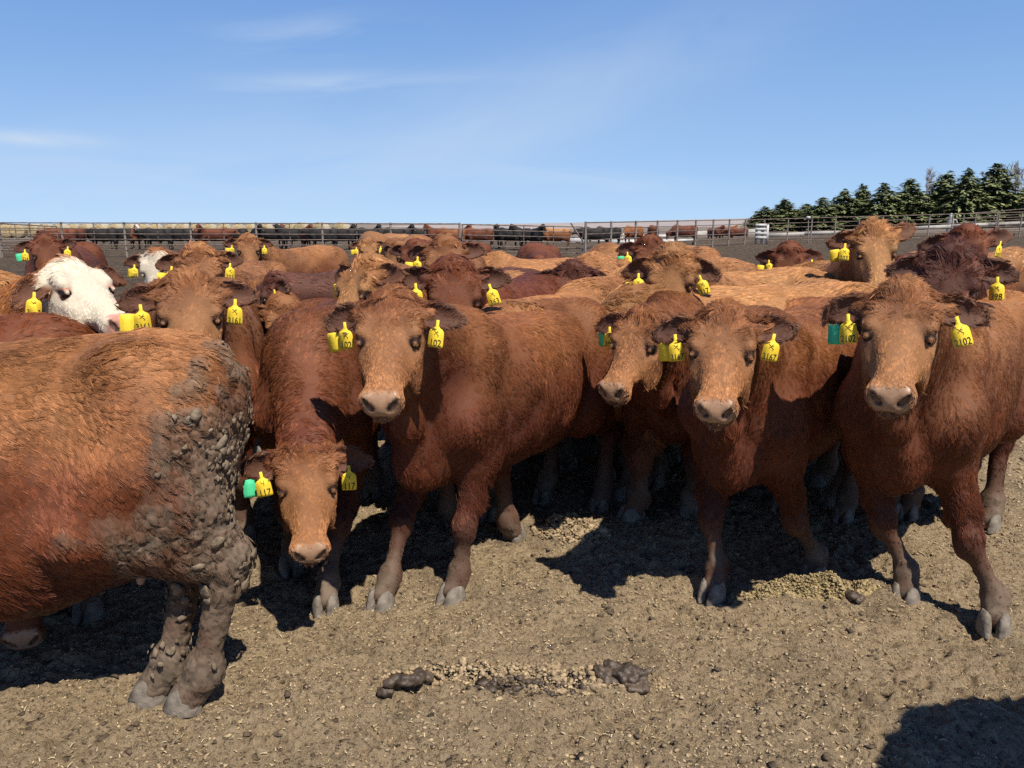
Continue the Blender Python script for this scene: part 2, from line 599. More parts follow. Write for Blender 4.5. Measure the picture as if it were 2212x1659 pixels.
class Pose:
    """skeleton of one animal in its own frame (x ahead, y left, z up, origin on the ground below the barrel)"""
    def __init__(s, poll, head_dir, head_roll=0.0, feet=None, ear=((.1, .2), (.1, .2)), fat=1.0, belly=0.0, bend=0.0, hock=.115, earln=.152, jit=(1, 1, 1)):
        s.hk = HK * np.asarray(jit)
        s.headst = HEAD * np.array([s.hk[0], s.hk[1], s.hk[2], s.hk[2]])
        s.poll = np.asarray(poll, float)
        up = np.array([0, 0, 1.0])
        f = np.asarray(head_dir, float); f /= np.linalg.norm(f)
        if abs(f[2]) > 0.97: up = np.array([f[0], f[1], 0.2]) if f[2] < 0 else up
        A = rot_axes(f, up)
        if head_roll:
            c_, s_ = math.cos(head_roll), math.sin(head_roll)
            A = A @ np.array([[1, 0, 0], [0, c_, -s_], [0, s_, c_]])
        s.HA = A
        s.fat, s.belly, s.bendk, s.hock = fat, belly, bend, hock
        s.feet = {'fl': (.50, .15), 'fr': (.47, -.15), 'hl': (-.62, .16), 'hr': (-.58, -.16)}
        if feet: s.feet.update(feet)
        s.ear = ear
        s.earln = earln

    def head_pt(s, p):
        return s.poll + s.HA @ (np.asarray(p, float) * s.hk)

    def to_head(s, P):
        return ((P - s.poll) @ s.HA) / s.hk

    def legs(s):
        out = []
        for k, (fx, fy) in s.feet.items():
            sg = 1 if k[1] == 'l' else -1
            if k[0] == 'f':
                a = np.array([.50, sg * .165 * s.fat, .80])
                e = np.array([.47, sg * .165 * s.fat, .62])
                h = np.array([fx, fy, 0.0])
                kn = e + (h - e) * 0.46 + np.array([.022, 0, 0])
                ft = h + np.array([-.035, 0, .125]) + (kn - h) * np.array([.12, .12, 0])
                out.append((k, [a, e, kn, ft, h + np.array([0, 0, .055])]))
            else:
                a = np.array([-.60, sg * .15 * s.fat, .92])
                stf = np.array([-.40, sg * .20 * s.fat, .66])
                h = np.array([fx, fy, 0.0])
                hk = np.array([fx - s.hock, fy * 0.9 + sg * .01, .475])
                ft = h + np.array([-.055, 0, .135])
                out.append((k, [a, stf, hk, ft, h + np.array([-.005, 0, .055])]))
        return out


def build_field(ps, res, head_res, zlo=0.0):
    hp = [ps.head_pt(p) for p in ((0, 0, 0), (.5, 0, -.05), (.2, .1, -.25), (.2, -.1, -.25))]
    lo = np.minimum.reduce(hp) - 0.06
    hi = np.maximum.reduce(hp) + 0.06
    ears = []
    for sd, (dr, fw) in zip((1, -1), ps.ear):
        A = ps.HA @ ear_frame(sd, dr, fw)
        O = ps.head_pt(EAR * np.array([1, sd, 1]))
        ears.append((O, A))
        tip = O + A[:, 0] * ps.earln
        lo = np.minimum(lo, tip - 0.05); hi = np.maximum(hi, tip + 0.05)
    blo = np.minimum(np.array([-.95, -.42, -.02]), lo)
    bhi = np.maximum(np.array([.84, .42, 1.32]), hi)
    fx = [ps.feet[k][0] for k in ps.feet]
    blo[0] = min(blo[0], min(fx) - .25); bhi[0] = max(bhi[0], max(fx) + .15)

    def axis(l, h, fl, fh):
        a = np.arange(l, max(fl - 1e-6, l), res)
        b_ = np.arange(max(fl, l), fh, head_res)
        c_ = np.arange(fh, h + res, res)
        return np.concatenate([a, b_, c_])
    F = Field(*[axis(blo[i], bhi[i], lo[i], hi[i]) for i in range(3)])
    g = ps.fat
    st = np.array(TORSO)
    st[:, 1] *= g
    st[2:9, 3] -= ps.belly * np.array([.2, .5, .8, 1, 1, .8, .4])
    bend = (lambda x: ps.bendk * np.clip(x + .2, 0, 2) ** 2) if ps.bendk else None
    F.add(f_loft(st, 2.35, bend=bend), (-.86, -.4, .36), (.8, .4, 1.28), 0.04)
    # hips, shoulders, ribs
    for sg in (1, -1):
        for fn in (f_cone((-.50, sg * .20 * g, 1.13), (-.66, sg * .10 * g, 1.09), .05, .07),
                   f_cone((-.55, sg * .13 * g, .98), (-.42, sg * .175 * g, .70), .17, .12),
                   f_cone((-.70, sg * .09 * g, 1.00), (-.64, sg * .16 * g, .70), .115, .125),
                   f_cone((-.55, sg * .16 * g, .80), (-.60, sg * .17 * g, .62), .14, .085),
                   f_cone((.42, sg * .10 * g, 1.12), (.60, sg * .170 * g, .80), .08, .088),
                   f_cone((.58, sg * .150 * g, .82), (.47, sg * .155 * g, .64), .080, .070)):
            F.add(*fn, 0.10)
    # legs
    for k, j in ps.legs():
        if k[0] == 'f':
            rr = [.10, .078, .054, .046, .050]
            F.add(*f_cone(j[0], j[1], .10, .074), .06)
            F.add(*f_cone(j[1], j[2], .070, .042), .05)
            F.add(*f_cone(j[2] + [0.004, 0, .015], j[2] - [0, 0, .035], .050, .045), .03)
            F.add(*f_cone(j[2], j[3], .036, .029), .025)
            F.add(*f_cone(j[3] + [0, 0, .01], j[3] - [0, 0, .02], .045, .043), .025)
            F.add(*f_cone(j[3], j[4], .040, .047), .025)
            for dc in (1, -1): F.add(*f_ell(j[3] + np.array([-.046, dc * .019, -.012]), (.014, .012, .018)), .012)
            F.add(*f_ell(j[2] + np.array([.018, 0, -.004]), (.040, .046, .050)), .02)
        else:
            F.add(*f_cone(j[0], j[1], .15, .12), .08)
            F.add(*f_cone(j[1], j[2] + [0.01, 0, .02], .115, .055), .06)
            F.add(*f_cone((-.66, j[2][1], .72), j[2] + [0.0, 0, .04], .11, .050), .06)
            F.add(*f_cone(j[2] + [-.02, 0, .035], j[2] + [0.005, 0, -.05], .040, .052), .04)
            F.add(*f_cone(j[2], j[3], .045, .036), .03)
            F.add(*f_cone(j[3] + [0, 0, .01], j[3] - [0, 0, .02], .051, .049), .03)
            F.add(*f_cone(j[3], j[4], .045, .052), .03)
    # neck
    H = ps.head_pt
    nk0, nk1 = np.array([.46, 0, 1.12]), H((-.005, 0, -.075))
    thr = H((.11, 0, -.20))
    mid = (np.array([.52, 0, .92]) + thr) / 2
    F.add(*f_cone(nk0, nk1, .112, .080), .08)
    F.add(*f_cone((.48, 0, 1.0), (nk1 + thr) / 2, .168, .104), .09)
    F.add(*f_cone((.56, 0, .84), thr, .145, .074), .08)
    br = np.array([.69, 0, .63])
    dl = br * .5 + thr * .5 + np.array([.02, 0, -.05])
    F.add(*f_cone((.60, 0, .66), (.71, 0, .62), .10, .062), .07)
    F.add(*f_cone(br, dl, .058, .038, None), .07)
    F.add(*f_cone(dl, thr, .042, .05), .07)
    # head
    O, A = ps.poll.astype(np.float32), ps.HA.astype(np.float32)
    F.add(f_loft(ps.headst, 2.5, .34, O, A), np.minimum.reduce(hp) - .02, np.maximum.reduce(hp) + .02, .035)
    F.add(*f_ell(H((-.012, 0, -.012)), (.055, .062, .05), A), .04)
    for sg in (1, -1):
        m_ = np.array([1, sg, 1])
        F.add(*f_cone(H(np.array([.105, .076, -.010]) * m_), H(np.array([.160, .086, -.016]) * m_), .030, .022), .03)
        F.add(*f_ell(H(np.array([.235, .074, -.165]) * m_), (.085, .024, .065), A), .03)      # cheek
        F.add(*f_cone(H(np.array([.225, .074, -.095]) * m_), H(np.array([.34, .046, -.105]) * m_), .022, .016), .03)
        F.add(*f_ell(H((EYE + [.004, .012, .002]) * m_), (.030, .020, .020), A), .012, True)
        F.add(*f_cone(H((EYE + [-.030, .006, .008]) * m_), H((EYE + [.026, .003, .016]) * m_), .012, .010), .010)
        F.add(*f_cone(H((EYE + [-.026, .002, -.022]) * m_), H((EYE + [.030, -.004, -.012]) * m_), .008, .008), .010)
    F.add(*f_ell(H((.448, 0, -.098)), (.050, .063, .045), A), .025)        # muzzle pad
    F.add(*f_ell(H((.445, 0, -.146)), (.052, .054, .030), A), .02)         # chin
    for sg in (1, -1):
        m_ = np.array([1, sg, 1])
        F.add(*f_ell(H(np.array([.462, .044, -.066]) * m_), (.025, .021, .021), A), .02)
    for sg in (1, -1):
        m_ = np.array([1, sg, 1])
        F.add(*f_cone(H(NOSTRIL[0] * m_), H(NOSTRIL[1] * m_), .0115, .008), .006, True)
        F.add(*f_cone(H(np.array([.515, 0.0, -.134]) * m_), H(np.array([.42, .076, -.130]) * m_), .008, .006), .008, True)
    for O_, A_ in ears:
        F.add(*f_cone(O_ - A_[:, 0] * .03, O_ + A_[:, 0] * .03, .036, .028), .025)
        F.add(*f_ear(O_, A_, ps.earln), .016)
    return F, ears


def head_sdf(ps, P):
    return f_loft(ps.headst, 2.5, .34, ps.poll.astype(np.float32), ps.HA.astype(np.float32))(P)


def vert_normals(V, Q):
    n = np.cross(V[Q[:, 2]] - V[Q[:, 0]], V[Q[:, 3]] - V[Q[:, 1]])
    N = np.zeros_like(V)
    for c in range(4):
        for a in range(3):
            N[:, a] += np.bincount(Q[:, c], n[:, a], len(V))
    return norm(N)


def lerp3(a, b, t):
    return a * (1 - t[:, None]) + np.asarray(b, np.float32) * t[:, None]


COATS = {                       # flank, sun bleached back, dark points, face
    'red': ((.130, .039, .0165), (.335, .150, .055), (.058, .0175, .010), (.285, .130, .052)),
    'dark': ((.098, .025, .012), (.185, .056, .018), (.042, .0125, .008), (.155, .050, .019)),
    'mahogany': ((.110, .031, .0145), (.28, .113, .040), (.048, .0145, .009), (.265, .117, .046)),
    'plum': ((.085, .029, .020), (.125, .045, .026), (.040, .016, .012), (.085, .031, .019)),
    'gold': ((.195, .068, .023), (.42, .208, .078), (.090, .029, .013), (.35, .172, .066)),
    'hereford': ((.20, .062, .020), (.33, .130, .040), (.075, .026, .014), (.72, .66, .52)),
    'black': ((.012, .011, .011), (.020, .017, .015), (.006, .006, .006), (.012, .011, .011)),
}
MUD = np.array((.155, .118, .082), np.float32)


def coat_fields(ps, V, N, sp):
    """colour, hair length, hair flow and hairless mask for points of the surface"""
    n = len(V)
    flank, gold, dark, face = [np.array(c, np.float32) for c in COATS[sp['coat']]]
    seed = sp['seed']
    hq = ps.to_head(V)
    hx, hy, hz = hq[:, 0], hq[:, 1], hq[:, 2]
    hs = head_sdf(ps, V)
    inhead = np.where(hx > .08, sstep(.060, .045, hs), sstep(.045, .015, hs))
    earm = np.zeros(n, np.float32); earin = np.zeros(n, np.float32); earl = np.zeros(n, np.float32); eard = np.zeros((n, 3), np.float32); earrim = np.zeros(n, np.float32)
    for O, A in sp['ears']:
        d = f_ear(O, A, ps.earln)[0](V)
        q = (V - O) @ A
        m = sstep(.022, .010, d) * sstep(.01, .05, q[:, 0])
        earm = np.maximum(earm, m)
        earin = np.maximum(earin, m * sstep(-.1, .5, N @ A[:, 2]))
        earrim = np.maximum(earrim, m * np.maximum(sstep(.035, .052, np.abs(q[:, 1])), sstep(.75, .95, q[:, 0] / ps.earln)))
        eard += m[:, None] * (A[:, 0] * 1.0 + A[:, 1] * np.sign(q[:, 1:2]) * .25 + A[:, 2] * .25)
    inhead = inhead * (1 - earm)
    z = V[:, 2]
    n1, n2, n3 = vnoise(V, 2.6, seed), vnoise(V, 7, seed + 1), vnoise(V, 22, seed + 2)
    # the back bleaches towards the top line, the neck and the belly stay dark
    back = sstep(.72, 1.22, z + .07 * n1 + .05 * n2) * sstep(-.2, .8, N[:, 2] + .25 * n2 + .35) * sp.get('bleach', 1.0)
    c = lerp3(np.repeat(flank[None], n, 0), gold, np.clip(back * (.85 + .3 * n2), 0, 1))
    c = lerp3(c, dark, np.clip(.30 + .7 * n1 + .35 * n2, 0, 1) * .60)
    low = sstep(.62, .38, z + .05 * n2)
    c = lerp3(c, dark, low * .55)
    # head
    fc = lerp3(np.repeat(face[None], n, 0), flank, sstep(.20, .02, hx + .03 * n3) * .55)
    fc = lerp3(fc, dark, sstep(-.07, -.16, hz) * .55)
    fc = lerp3(fc, flank * .8, np.clip(.1 + .9 * n2 + .5 * n3, 0, 1) * .45)
    fc = lerp3(fc, face * 1.12, sstep(.30, .40, hx) * .8)
    eyed = np.minimum(np.linalg.norm(hq - EYE, axis=1), np.linalg.norm(hq - EYE * [1, -1, 1], axis=1))
    fc = lerp3(fc, np.array(sp.get('eyering', face * 1.15 + .02), np.float32), sstep(.075, .04, eyed) * .6)
    fc = lerp3(fc, dark * .4, sstep(.039, .030, eyed))
    if sp['coat'] == 'hereford':
        edge = sstep(-.055, -.03, hx + .02 * n2 - .6 * np.clip(np.abs(hy) - .05, 0, 1)) * sstep(-.27, -.20, hz + .35 * (hx - .1))
        fc = lerp3(lerp3(np.repeat(flank[None], n, 0), dark, np.full(n, .3, np.float32)), np.array((.62, .545, .42)) , edge)
        fc = lerp3(fc, np.array((.42, .22, .15)), sstep(.036, .030, eyed))
        fc = lerp3(fc, np.array((.03, .02, .015)), sstep(.029, .024, eyed))
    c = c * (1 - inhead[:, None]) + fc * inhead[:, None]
    if sp['coat'] == 'hereford':
        c = lerp3(c, np.array((.70, .63, .49)), sstep(.5, .8, vnoise(V, 5, 9)) * 0)
    # nose
    nose = inhead * sstep(.438, .448, hx + .25 * (-.05 - hz) - .0 * np.abs(hy)) * sstep(-.130, -.124, hz) * sstep(.058, .049, np.abs(hy) - .15 * np.clip(hx - .45, 0, 1))
    nostr = np.zeros(n, np.float32)
    for s_ in (1, -1):
        d_ = f_cone(NOSTRIL[0] * [1, s_, 1], NOSTRIL[1] * [1, s_, 1],   .0115, .0085)[0](hq.astype(np.float32))
        nostr = np.maximum(nostr, sstep(.004, -.001, d_))
    nc = np.array(sp.get('nose', (.34, .205, .125)), np.float32)
    nn = lerp3(np.repeat(nc[None], n, 0), nc * .72, np.clip(vnoise(V, 60, 4) * .8 + .2, 0, 1) * .6)
    nn = lerp3(nn, np.array((.02, .012, .01)), nostr)
    c = c * (1 - nose[:, None]) + nn * nose[:, None]
    lip = inhead * sstep(.44, .47, hx) * (1 - nose)
    c = lerp3(c, np.array((.16, .095, .06)) if sp['coat'] != 'hereford' else np.array((.6, .5, .4)), lip * .6)
    # ears: dark fur with a pale rim and skin inside
    ec = lerp3(np.repeat(dark[None], n, 0), flank, np.clip(.6 + .6 * n3, 0, 1) * .7)
    ec = lerp3(ec, np.array((.105, .050, .030)), earin * (1 - earrim) * .5)
    ec = lerp3(ec, np.array((.22, .125, .072)), earrim * .45 * sp.get('rim', .8))
    c = c * (1 - earm[:, None]) + ec * earm[:, None]
    # mud on the legs, the belly and, on dirty animals, the hindquarter
    mud = sstep(.40, .12, z + .08 * n2 + .05 * n3) * np.clip(.74 + .6 * n2 + .5 * n3 + .5 * sp.get('dirt', 0), 0, 1) * (1 - np.maximum(inhead, earm))
    dirt = sp.get('dirt', 0)
    if dirt:
        hind = sstep(-.44, -.72, V[:, 0] + .14 * n2 - .14 * sstep(.85, .6, z)) * sstep(1.10, .85, z + .06 * n2 - .25 * sstep(-.6, -.8, V[:, 0])) * np.clip(.5 + .8 * n3 + .5 * n2, 0, 1)
        hind = np.maximum(hind, sstep(-.62, -.76, V[:, 0] + .05 * n2) * sstep(1.02, .90, z + .05 * n3) * .9)
        mud = np.maximum(mud, hind * dirt)
    c = lerp3(c, MUD, np.clip(mud, 0, 1) * .85)
    if dirt: mud = np.maximum(mud, sstep(.50, .40, z) * (1 - np.maximum(inhead, earm)) * sstep(.0, -.3, V[:, 0]) * np.clip(.8 + .8 * n3, 0, 1))
    # hair length
    L = .025 + .010 * sstep(1.05, 1.2, z) + .030 * sstep(.64, .48, z) * sstep(.36, .44, z)
    L = np.where(z < .42, .013 + .014 * sstep(.3, .42, z), L)
    shag = sp.get('shag', 1.0)
    L = L * shag
    hl = .012 + .017 * sstep(.17, .05, hx) * sstep(-.12, -.02, hz) + .012 * sstep(.05, -.03, hx) + .010 * sstep(-.14, -.22, hz)
    hl = hl * (1 - .5 * sstep(.10, .05, eyed))
    hl = hl * (1 + 1.4 * (shag - 1)) * (.62 if sp['coat'] == 'hereford' else 1.0)
    L = L * (1 - inhead) + hl * inhead
    L = L * (1 - earm) + (.009 + .006 * earrim + .008 * earin) * earm
    L = L * (1 - .55 * np.clip(mud, 0, 1))
    bare = np.clip(nose + inhead * sstep(.036, .029, eyed) + (earin > .6) * (1 - earrim) * .30 + sstep(.55, .9, mud) * .8 * (1 if dirt else .5), 0, 1)
    # flow
    fl = np.zeros((n, 3), np.float32)
    fl[:, 0] = -1.0
    fl[:, 2] = -.35 - .9 * sstep(1.15, .8, z)
    neckm = sstep(.50, .75, V[:, 0] + 0 * z)
    fl[:, 0] += .55 * neckm
    legm = sstep(.5, .4, z)
    fl = fl * (1 - legm[:, None]) + np.array([-.15, 0, -1]) * legm[:, None]
    wh = np.array([.135 + .02 * math.sin(seed * 3.1), .01 * math.sin(seed * 5.7), .02])
    q = hq - wh
    pl = np.stack([q[:, 0], q[:, 1] * 1.1, q[:, 2] * .6], 1)
    pl = norm(pl)
    up = sstep(.05, -.02, hx)                       # the poll tuft falls over the forehead and to the sides
    wf = norm(np.stack([.5 + 0 * hx, np.sign(hy) * .5 + 6 * hy, -.2 + 0 * hx], 1))
    tuft = sstep(.03, -.015, hx)
    pl = pl * (1 - tuft[:, None]) + wf * tuft[:, None]
    hf = pl @ ps.HA.T
    fl = fl * (1 - inhead[:, None]) + hf * inhead[:, None]
    fl = fl * (1 - earm[:, None]) + eard * earm[:, None]
    sw = vnoise3(V, 3.5, seed + 5) * .55 + vnoise3(V, 9, seed + 6) * .35
    fl = norm(fl) + sw * np.where(inhead > .5, .55, 1.0)[:, None]
    fl = fl - N * (fl * N).sum(1, keepdims=True)
    fl = norm(fl)
    lift = .04 + .035 * n2 + .16 * inhead * sstep(.05, -.02, hx) + .10 * (shag - 1) + .05 * earrim
    return dict(col=np.clip(c, .002, .9), L=L, bare=bare, flow=fl, lift=lift, wet=nose * (1 - nostr), mud=mud, inhead=inhead, earm=earm)


def grow_hair(name, V, Q, N, fld, sp, cam_local, count, rad):
    rng = np.random.default_rng(100 + sp['seed'])
    T = np.concatenate([Q[:, [0, 1, 2]], Q[:, [0, 2, 3]]])
    a, b, c = V[T[:, 0]], V[T[:, 1]], V[T[:, 2]]
    cr = np.cross(b - a, c - a)
    area = np.linalg.norm(cr, axis=1) * .5
    fn = cr / np.maximum(2 * area[:, None], 1e-12)
    ctr = (a + b + c) / 3
    view = cam_local - ctr
    vd = np.linalg.norm(view, axis=1)
    cosv = (fn * view).sum(1) / vd
    w = area * np.where(cosv > -.25, 1.0, .12) * (1 - fld['bare'][T].mean(1))
    w *= 1 + 1.3 * fld['inhead'][T[:, 0]] + 1.5 * fld['earm'][T[:, 0]]
    w *= np.where(ctr[:, 2] < .42, .8, 1.0)
    per = 18
    nc = max(int(count / per), 10)
    cs = np.cumsum(w); cs /= cs[-1]
    ti = np.searchsorted(cs, rng.random(nc)).clip(0, len(T) - 1)
    r1, r2 = np.sqrt(rng.random(nc)), rng.random(nc)
    bc = np.stack([1 - r1, r1 * (1 - r2), r1 * r2], 1).astype(np.float32)
    tt = T[ti]

    def at(x):
        return (x[tt] * (bc[..., None] if x.ndim == 2 else bc)).sum(1)
    P, Nn, fl = at(V), norm(at(N)), at(fld['flow'])
    fl = norm(fl - Nn * (fl * Nn).sum(1, keepdims=True))
    L, lift, col = at(fld['L']), at(fld['lift']), at(fld['col'])
    bt = np.cross(Nn, fl)
    # strands of every tuft
    spread = (0.005 + .24 * L)[:, None] * .60
    m = nc * per
    rep = np.repeat(np.arange(nc), per)
    o1, o2 = rng.normal(0, 1, (nc, per)), rng.normal(0, 1, (nc, per))
    off = ((o1 * spread)[..., None] * fl[:, None] + (o2 * spread)[..., None] * bt[:, None]).reshape(m, 3)
    P_, N_, F_, B_ = P[rep], Nn[rep], fl[rep], bt[rep]
    L_ = (L * rng.uniform(.75, 1.5, nc))[rep] * rng.uniform(.8, 1.2, m)
    lf = (lift * rng.uniform(.5, 1.5, nc))[rep] + rng.normal(0, .018, m)
    side = (rng.normal(0, .09, nc))[rep] + rng.normal(0, .03, m)
    curl = rng.normal(0, .17, nc)[rep] + rng.normal(0, .05, m)
    K = 4
    pts = np.empty((m, K, 3), np.float32)
    root = P_ + off - N_ * .002
    for k in range(K):
        t = k / (K - 1)
        along = L_ * t
        pts[:, k] = root - off * (.78 * t) + F_ * (along * (1 - .12 * t))[:, None] + N_ * (along * lf * (1.25 - .75 * t) + .0018 * min(t * 3, 1))[:, None] + B_ * (along * (side + curl * (t - .3)))[:, None]
    cv = bpy.data.hair_curves.new(name)
    cv.add_curves([K] * m)
    cv.position_data.foreach_set('vector', pts.ravel())
    prof = np.array([1.0, .95, .75, .22], np.float32) * rad
    rr = (prof[None] * (rng.uniform(.7, 1.3, m) * np.clip(L_ / .026, .55, 1.1))[:, None]).astype(np.float32)
    cv.attributes.new('radius', 'FLOAT', 'POINT').data.foreach_set('value', rr.ravel())
    tv = .45 if sp['coat'] == 'hereford' else 1.0
    tone = (np.exp(.20 * tv * vnoise(P * np.array([1, 1, 1]), 30, sp['seed']) + rng.normal(0, .10 * tv, nc))[rep] * rng.lognormal(0, .08 * tv, m)).astype(np.float32)
    cc = col[rep] * tone[:, None]
    pale = (rng.random(m) < .035).astype(np.float32)[:, None]
    cc = cc * (1 - pale) + (cc * 1.6 + .02) * pale
    grad = np.array([.74, .90, 1.04, 1.18], np.float32)  # root to tip: shade between locks painted into the roots, tips bleached paler
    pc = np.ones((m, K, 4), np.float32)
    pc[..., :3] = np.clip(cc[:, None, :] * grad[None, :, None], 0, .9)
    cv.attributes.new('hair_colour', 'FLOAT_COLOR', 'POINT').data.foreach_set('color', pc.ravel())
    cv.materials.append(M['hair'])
    return cv


def claw_mesh():
    mb = MB()
    for sg in (1, -1):
        rings = []
        for zz, f, r, w, sh in ((0, .062, -.058, .026, 0), (.02, .060, -.057, .0265, -.006), (.045, .048, -.052, .025, -.018), (.070, .030, -.046, .020, -.030), (.082, .012, -.036, .012, -.03)):
            th = np.arange(12) * 2 * math.pi / 12
            x = np.where(np.cos(th) > 0, np.cos(th) * f, -np.cos(th) * r)
            y = np.sin(th) * w
            y = np.where(y * sg < 0, y * .80, y)
            y = y * (1 - .35 * np.clip(x / .062, 0, 1) ** 2)
            rings.append(np.stack([x, y + sg * .028 - sg * .010 * np.clip(x / .062, 0, 1), np.full(12, zz)], 1))
        V = np.concatenate(rings)
        F = [[i * 12 + k, i * 12 + (k + 1) % 12, (i + 1) * 12 + (k + 1) % 12, (i + 1) * 12 + k] for i in range(4) for k in range(12)]
        mb.add(V, F)
        mb.add(np.concatenate([rings[-1], rings[-1].mean(0)[None]]), [[k, (k + 1) % 12, 12] for k in range(12)])
    return mb.mesh('hoof')


ICO_V, ICO_F = None, None


def ico():
    global ICO_V, ICO_F
    if ICO_V is None:
        p = (1 + 5 ** .5) / 2
        ICO_V = norm(np.array([[-1, p, 0], [1, p, 0], [-1, -p, 0], [1, -p, 0], [0, -1, p], [0, 1, p], [0, -1, -p], [0, 1, -p], [p, 0, -1], [p, 0, 1], [-p, 0, -1], [-p, 0, 1]], float))
        ICO_F = np.array([[0, 11, 5], [0, 5, 1], [0, 1, 7], [0, 7, 10], [0, 10, 11], [1, 5, 9], [5, 11, 4], [11, 10, 2], [10, 7, 6], [7, 1, 8], [3, 9, 4], [3, 4, 2], [3, 2, 6], [3, 6, 8], [3, 8, 9], [4, 9, 5], [2, 4, 11], [6, 2, 10], [8, 6, 7], [9, 8, 1]])
    return ICO_V, ICO_F


def lumps(P, rad, rng, squash=.6, N=None, jag=.35):
    """many small irregular lumps as one vertex/face pair"""
    iv, if_ = ico()
    n = len(P)
    v = iv[None] * (1 + rng.uniform(-jag, jag, (n, 12, 1)))
    sc = rad[:, None] * np.stack([rng.uniform(.7, 1.35, n), rng.uniform(.7, 1.35, n), np.full(n, squash) * rng.uniform(.7, 1.3, n)], 1)
    v = v * sc[:, None]
    a = rng.uniform(0, 6.28, n)
    c_, s_ = np.cos(a), np.sin(a)
    x, y, z = v[..., 0] * c_[:, None] - v[..., 1] * s_[:, None], v[..., 0] * s_[:, None] + v[..., 1] * c_[:, None], v[..., 2]
    if N is None:
        v = np.stack([x, y, z], -1)
    else:
        t = norm(np.cross(N, np.array([.3, .5, .81])))
        b = np.cross(N, t)
        v = x[..., None] * t[:, None] + y[..., None] * b[:, None] + z[..., None] * N[:, None]
    V = (v + P[:, None]).reshape(-1, 3)
    F = (if_[None] + (np.arange(n) * 12)[:, None, None]).reshape(-1, 3)
    return V, F


def clod_mesh(P, N, rng):
    r = rng.lognormal(-4.75, .45, len(P)).clip(.003, .022)
    V, F = lumps(P + N * .010, r, rng, .24, N, .55)
    return mesh_np('mud_clods', V, F, False)


M['udder'] = noise_mat('udder_skin', [(0.3, (.30, .17, .12)), (0.7, (.46, .29, .22))], 14, .6)
M['clod'] = noise_mat('dried_mud', [(0.3, (.085, .062, .042)), (0.7, (.23, .178, .122))], 30, .9, .6, 90)
HOOF = claw_mesh(); HOOF.materials.append(M['hoof'])


def uvsphere(name, r, n=16):
    mb = MB()
    th = np.linspace(0, math.pi, n // 2 + 1)
    V = [[r * math.sin(t) * math.cos(p), r * math.sin(t) * math.sin(p), r * math.cos(t)] for t in th for p in np.arange(n) * 2 * math.pi / n]
    F = [[i * n + k, (i + 1) * n + k, (i + 1) * n + (k + 1) % n, i * n + (k + 1) % n] for i in range(n // 2) for k in range(n)]
    mb.add(V, F)
    return mb.mesh(name)


EYEBALL = uvsphere('eye', .0240); EYEBALL.materials.append(M['eye'])


# ear tags -------------------------------------------------------------------------------------
def plastic(name, c):
    m, n, l, b = new_mat(name)
    tc = n.new('ShaderNodeTexCoord')
    t = n.new('ShaderNodeTexNoise'); t.inputs['Scale'].default_value = 130; t.inputs['Detail'].default_value = 5
    l.new(tc.outputs['Object'], t.inputs['Vector'])
    r = ramp(n, [(0.30, tuple(x * .80 for x in c)), (0.5, c)])
    l.new(t.outputs[0], r.inputs[0]); l.new(r.outputs[0], b.inputs['Base Color'])
    b.inputs['Roughness'].default_value = .6; b.inputs['Specular IOR Level'].default_value = .25
    b.inputs['Subsurface Weight'].default_value = 0
    return m


M['tag_yellow'] = plastic('yellow_tag_plastic', (.78, .555, .04))
M['tag_green'] = plastic('green_tag_plastic', (.07, .55, .27))
M['tag_white'] = plastic('pale_tag_plastic', (.7, .68, .62))
M['ink'] = noise_mat('tag_ink', [(0.3, (.012, .011, .010)), (0.7, (.05, .045, .02))], 60, .6)


def tag_plate(name, neck=True):
    pts = []
    hw, h = .029, .066
    top = [(.0055, .034), (.0060, .012), (.012, .004), (.022, -.001), (.0275, -.009)] if neck else [(.004, .004), (.024, .003), (.0285, -.002)]
    right = top + [(.029, -.022), (.0300, -.058), (.0285, -.066), (.024, -.069)]
    out = right + [(-x, y) for x, y in reversed(right)]
    n = len(out)
    th = .0011
    V = [(x, th, y) for x, y in out] + [(x, -th, y) for x, y in out]
    k = n // 2
    F = []
    for i in range(k - 1):
        F.append([i, i + 1, n - 2 - i, n - 1 - i])
        F.append([n + n - 1 - i, n + n - 2 - i, n + i + 1, n + i])
    for i in range(n):
        F.append([i, n + i, n + (i + 1) % n, (i + 1) % n])
    return mesh_np(name, V, np.array(F), False)


PLATE, PLATE_BACK = tag_plate('ear_tag'), tag_plate('plain_ear_tag', False)
_txt = {}


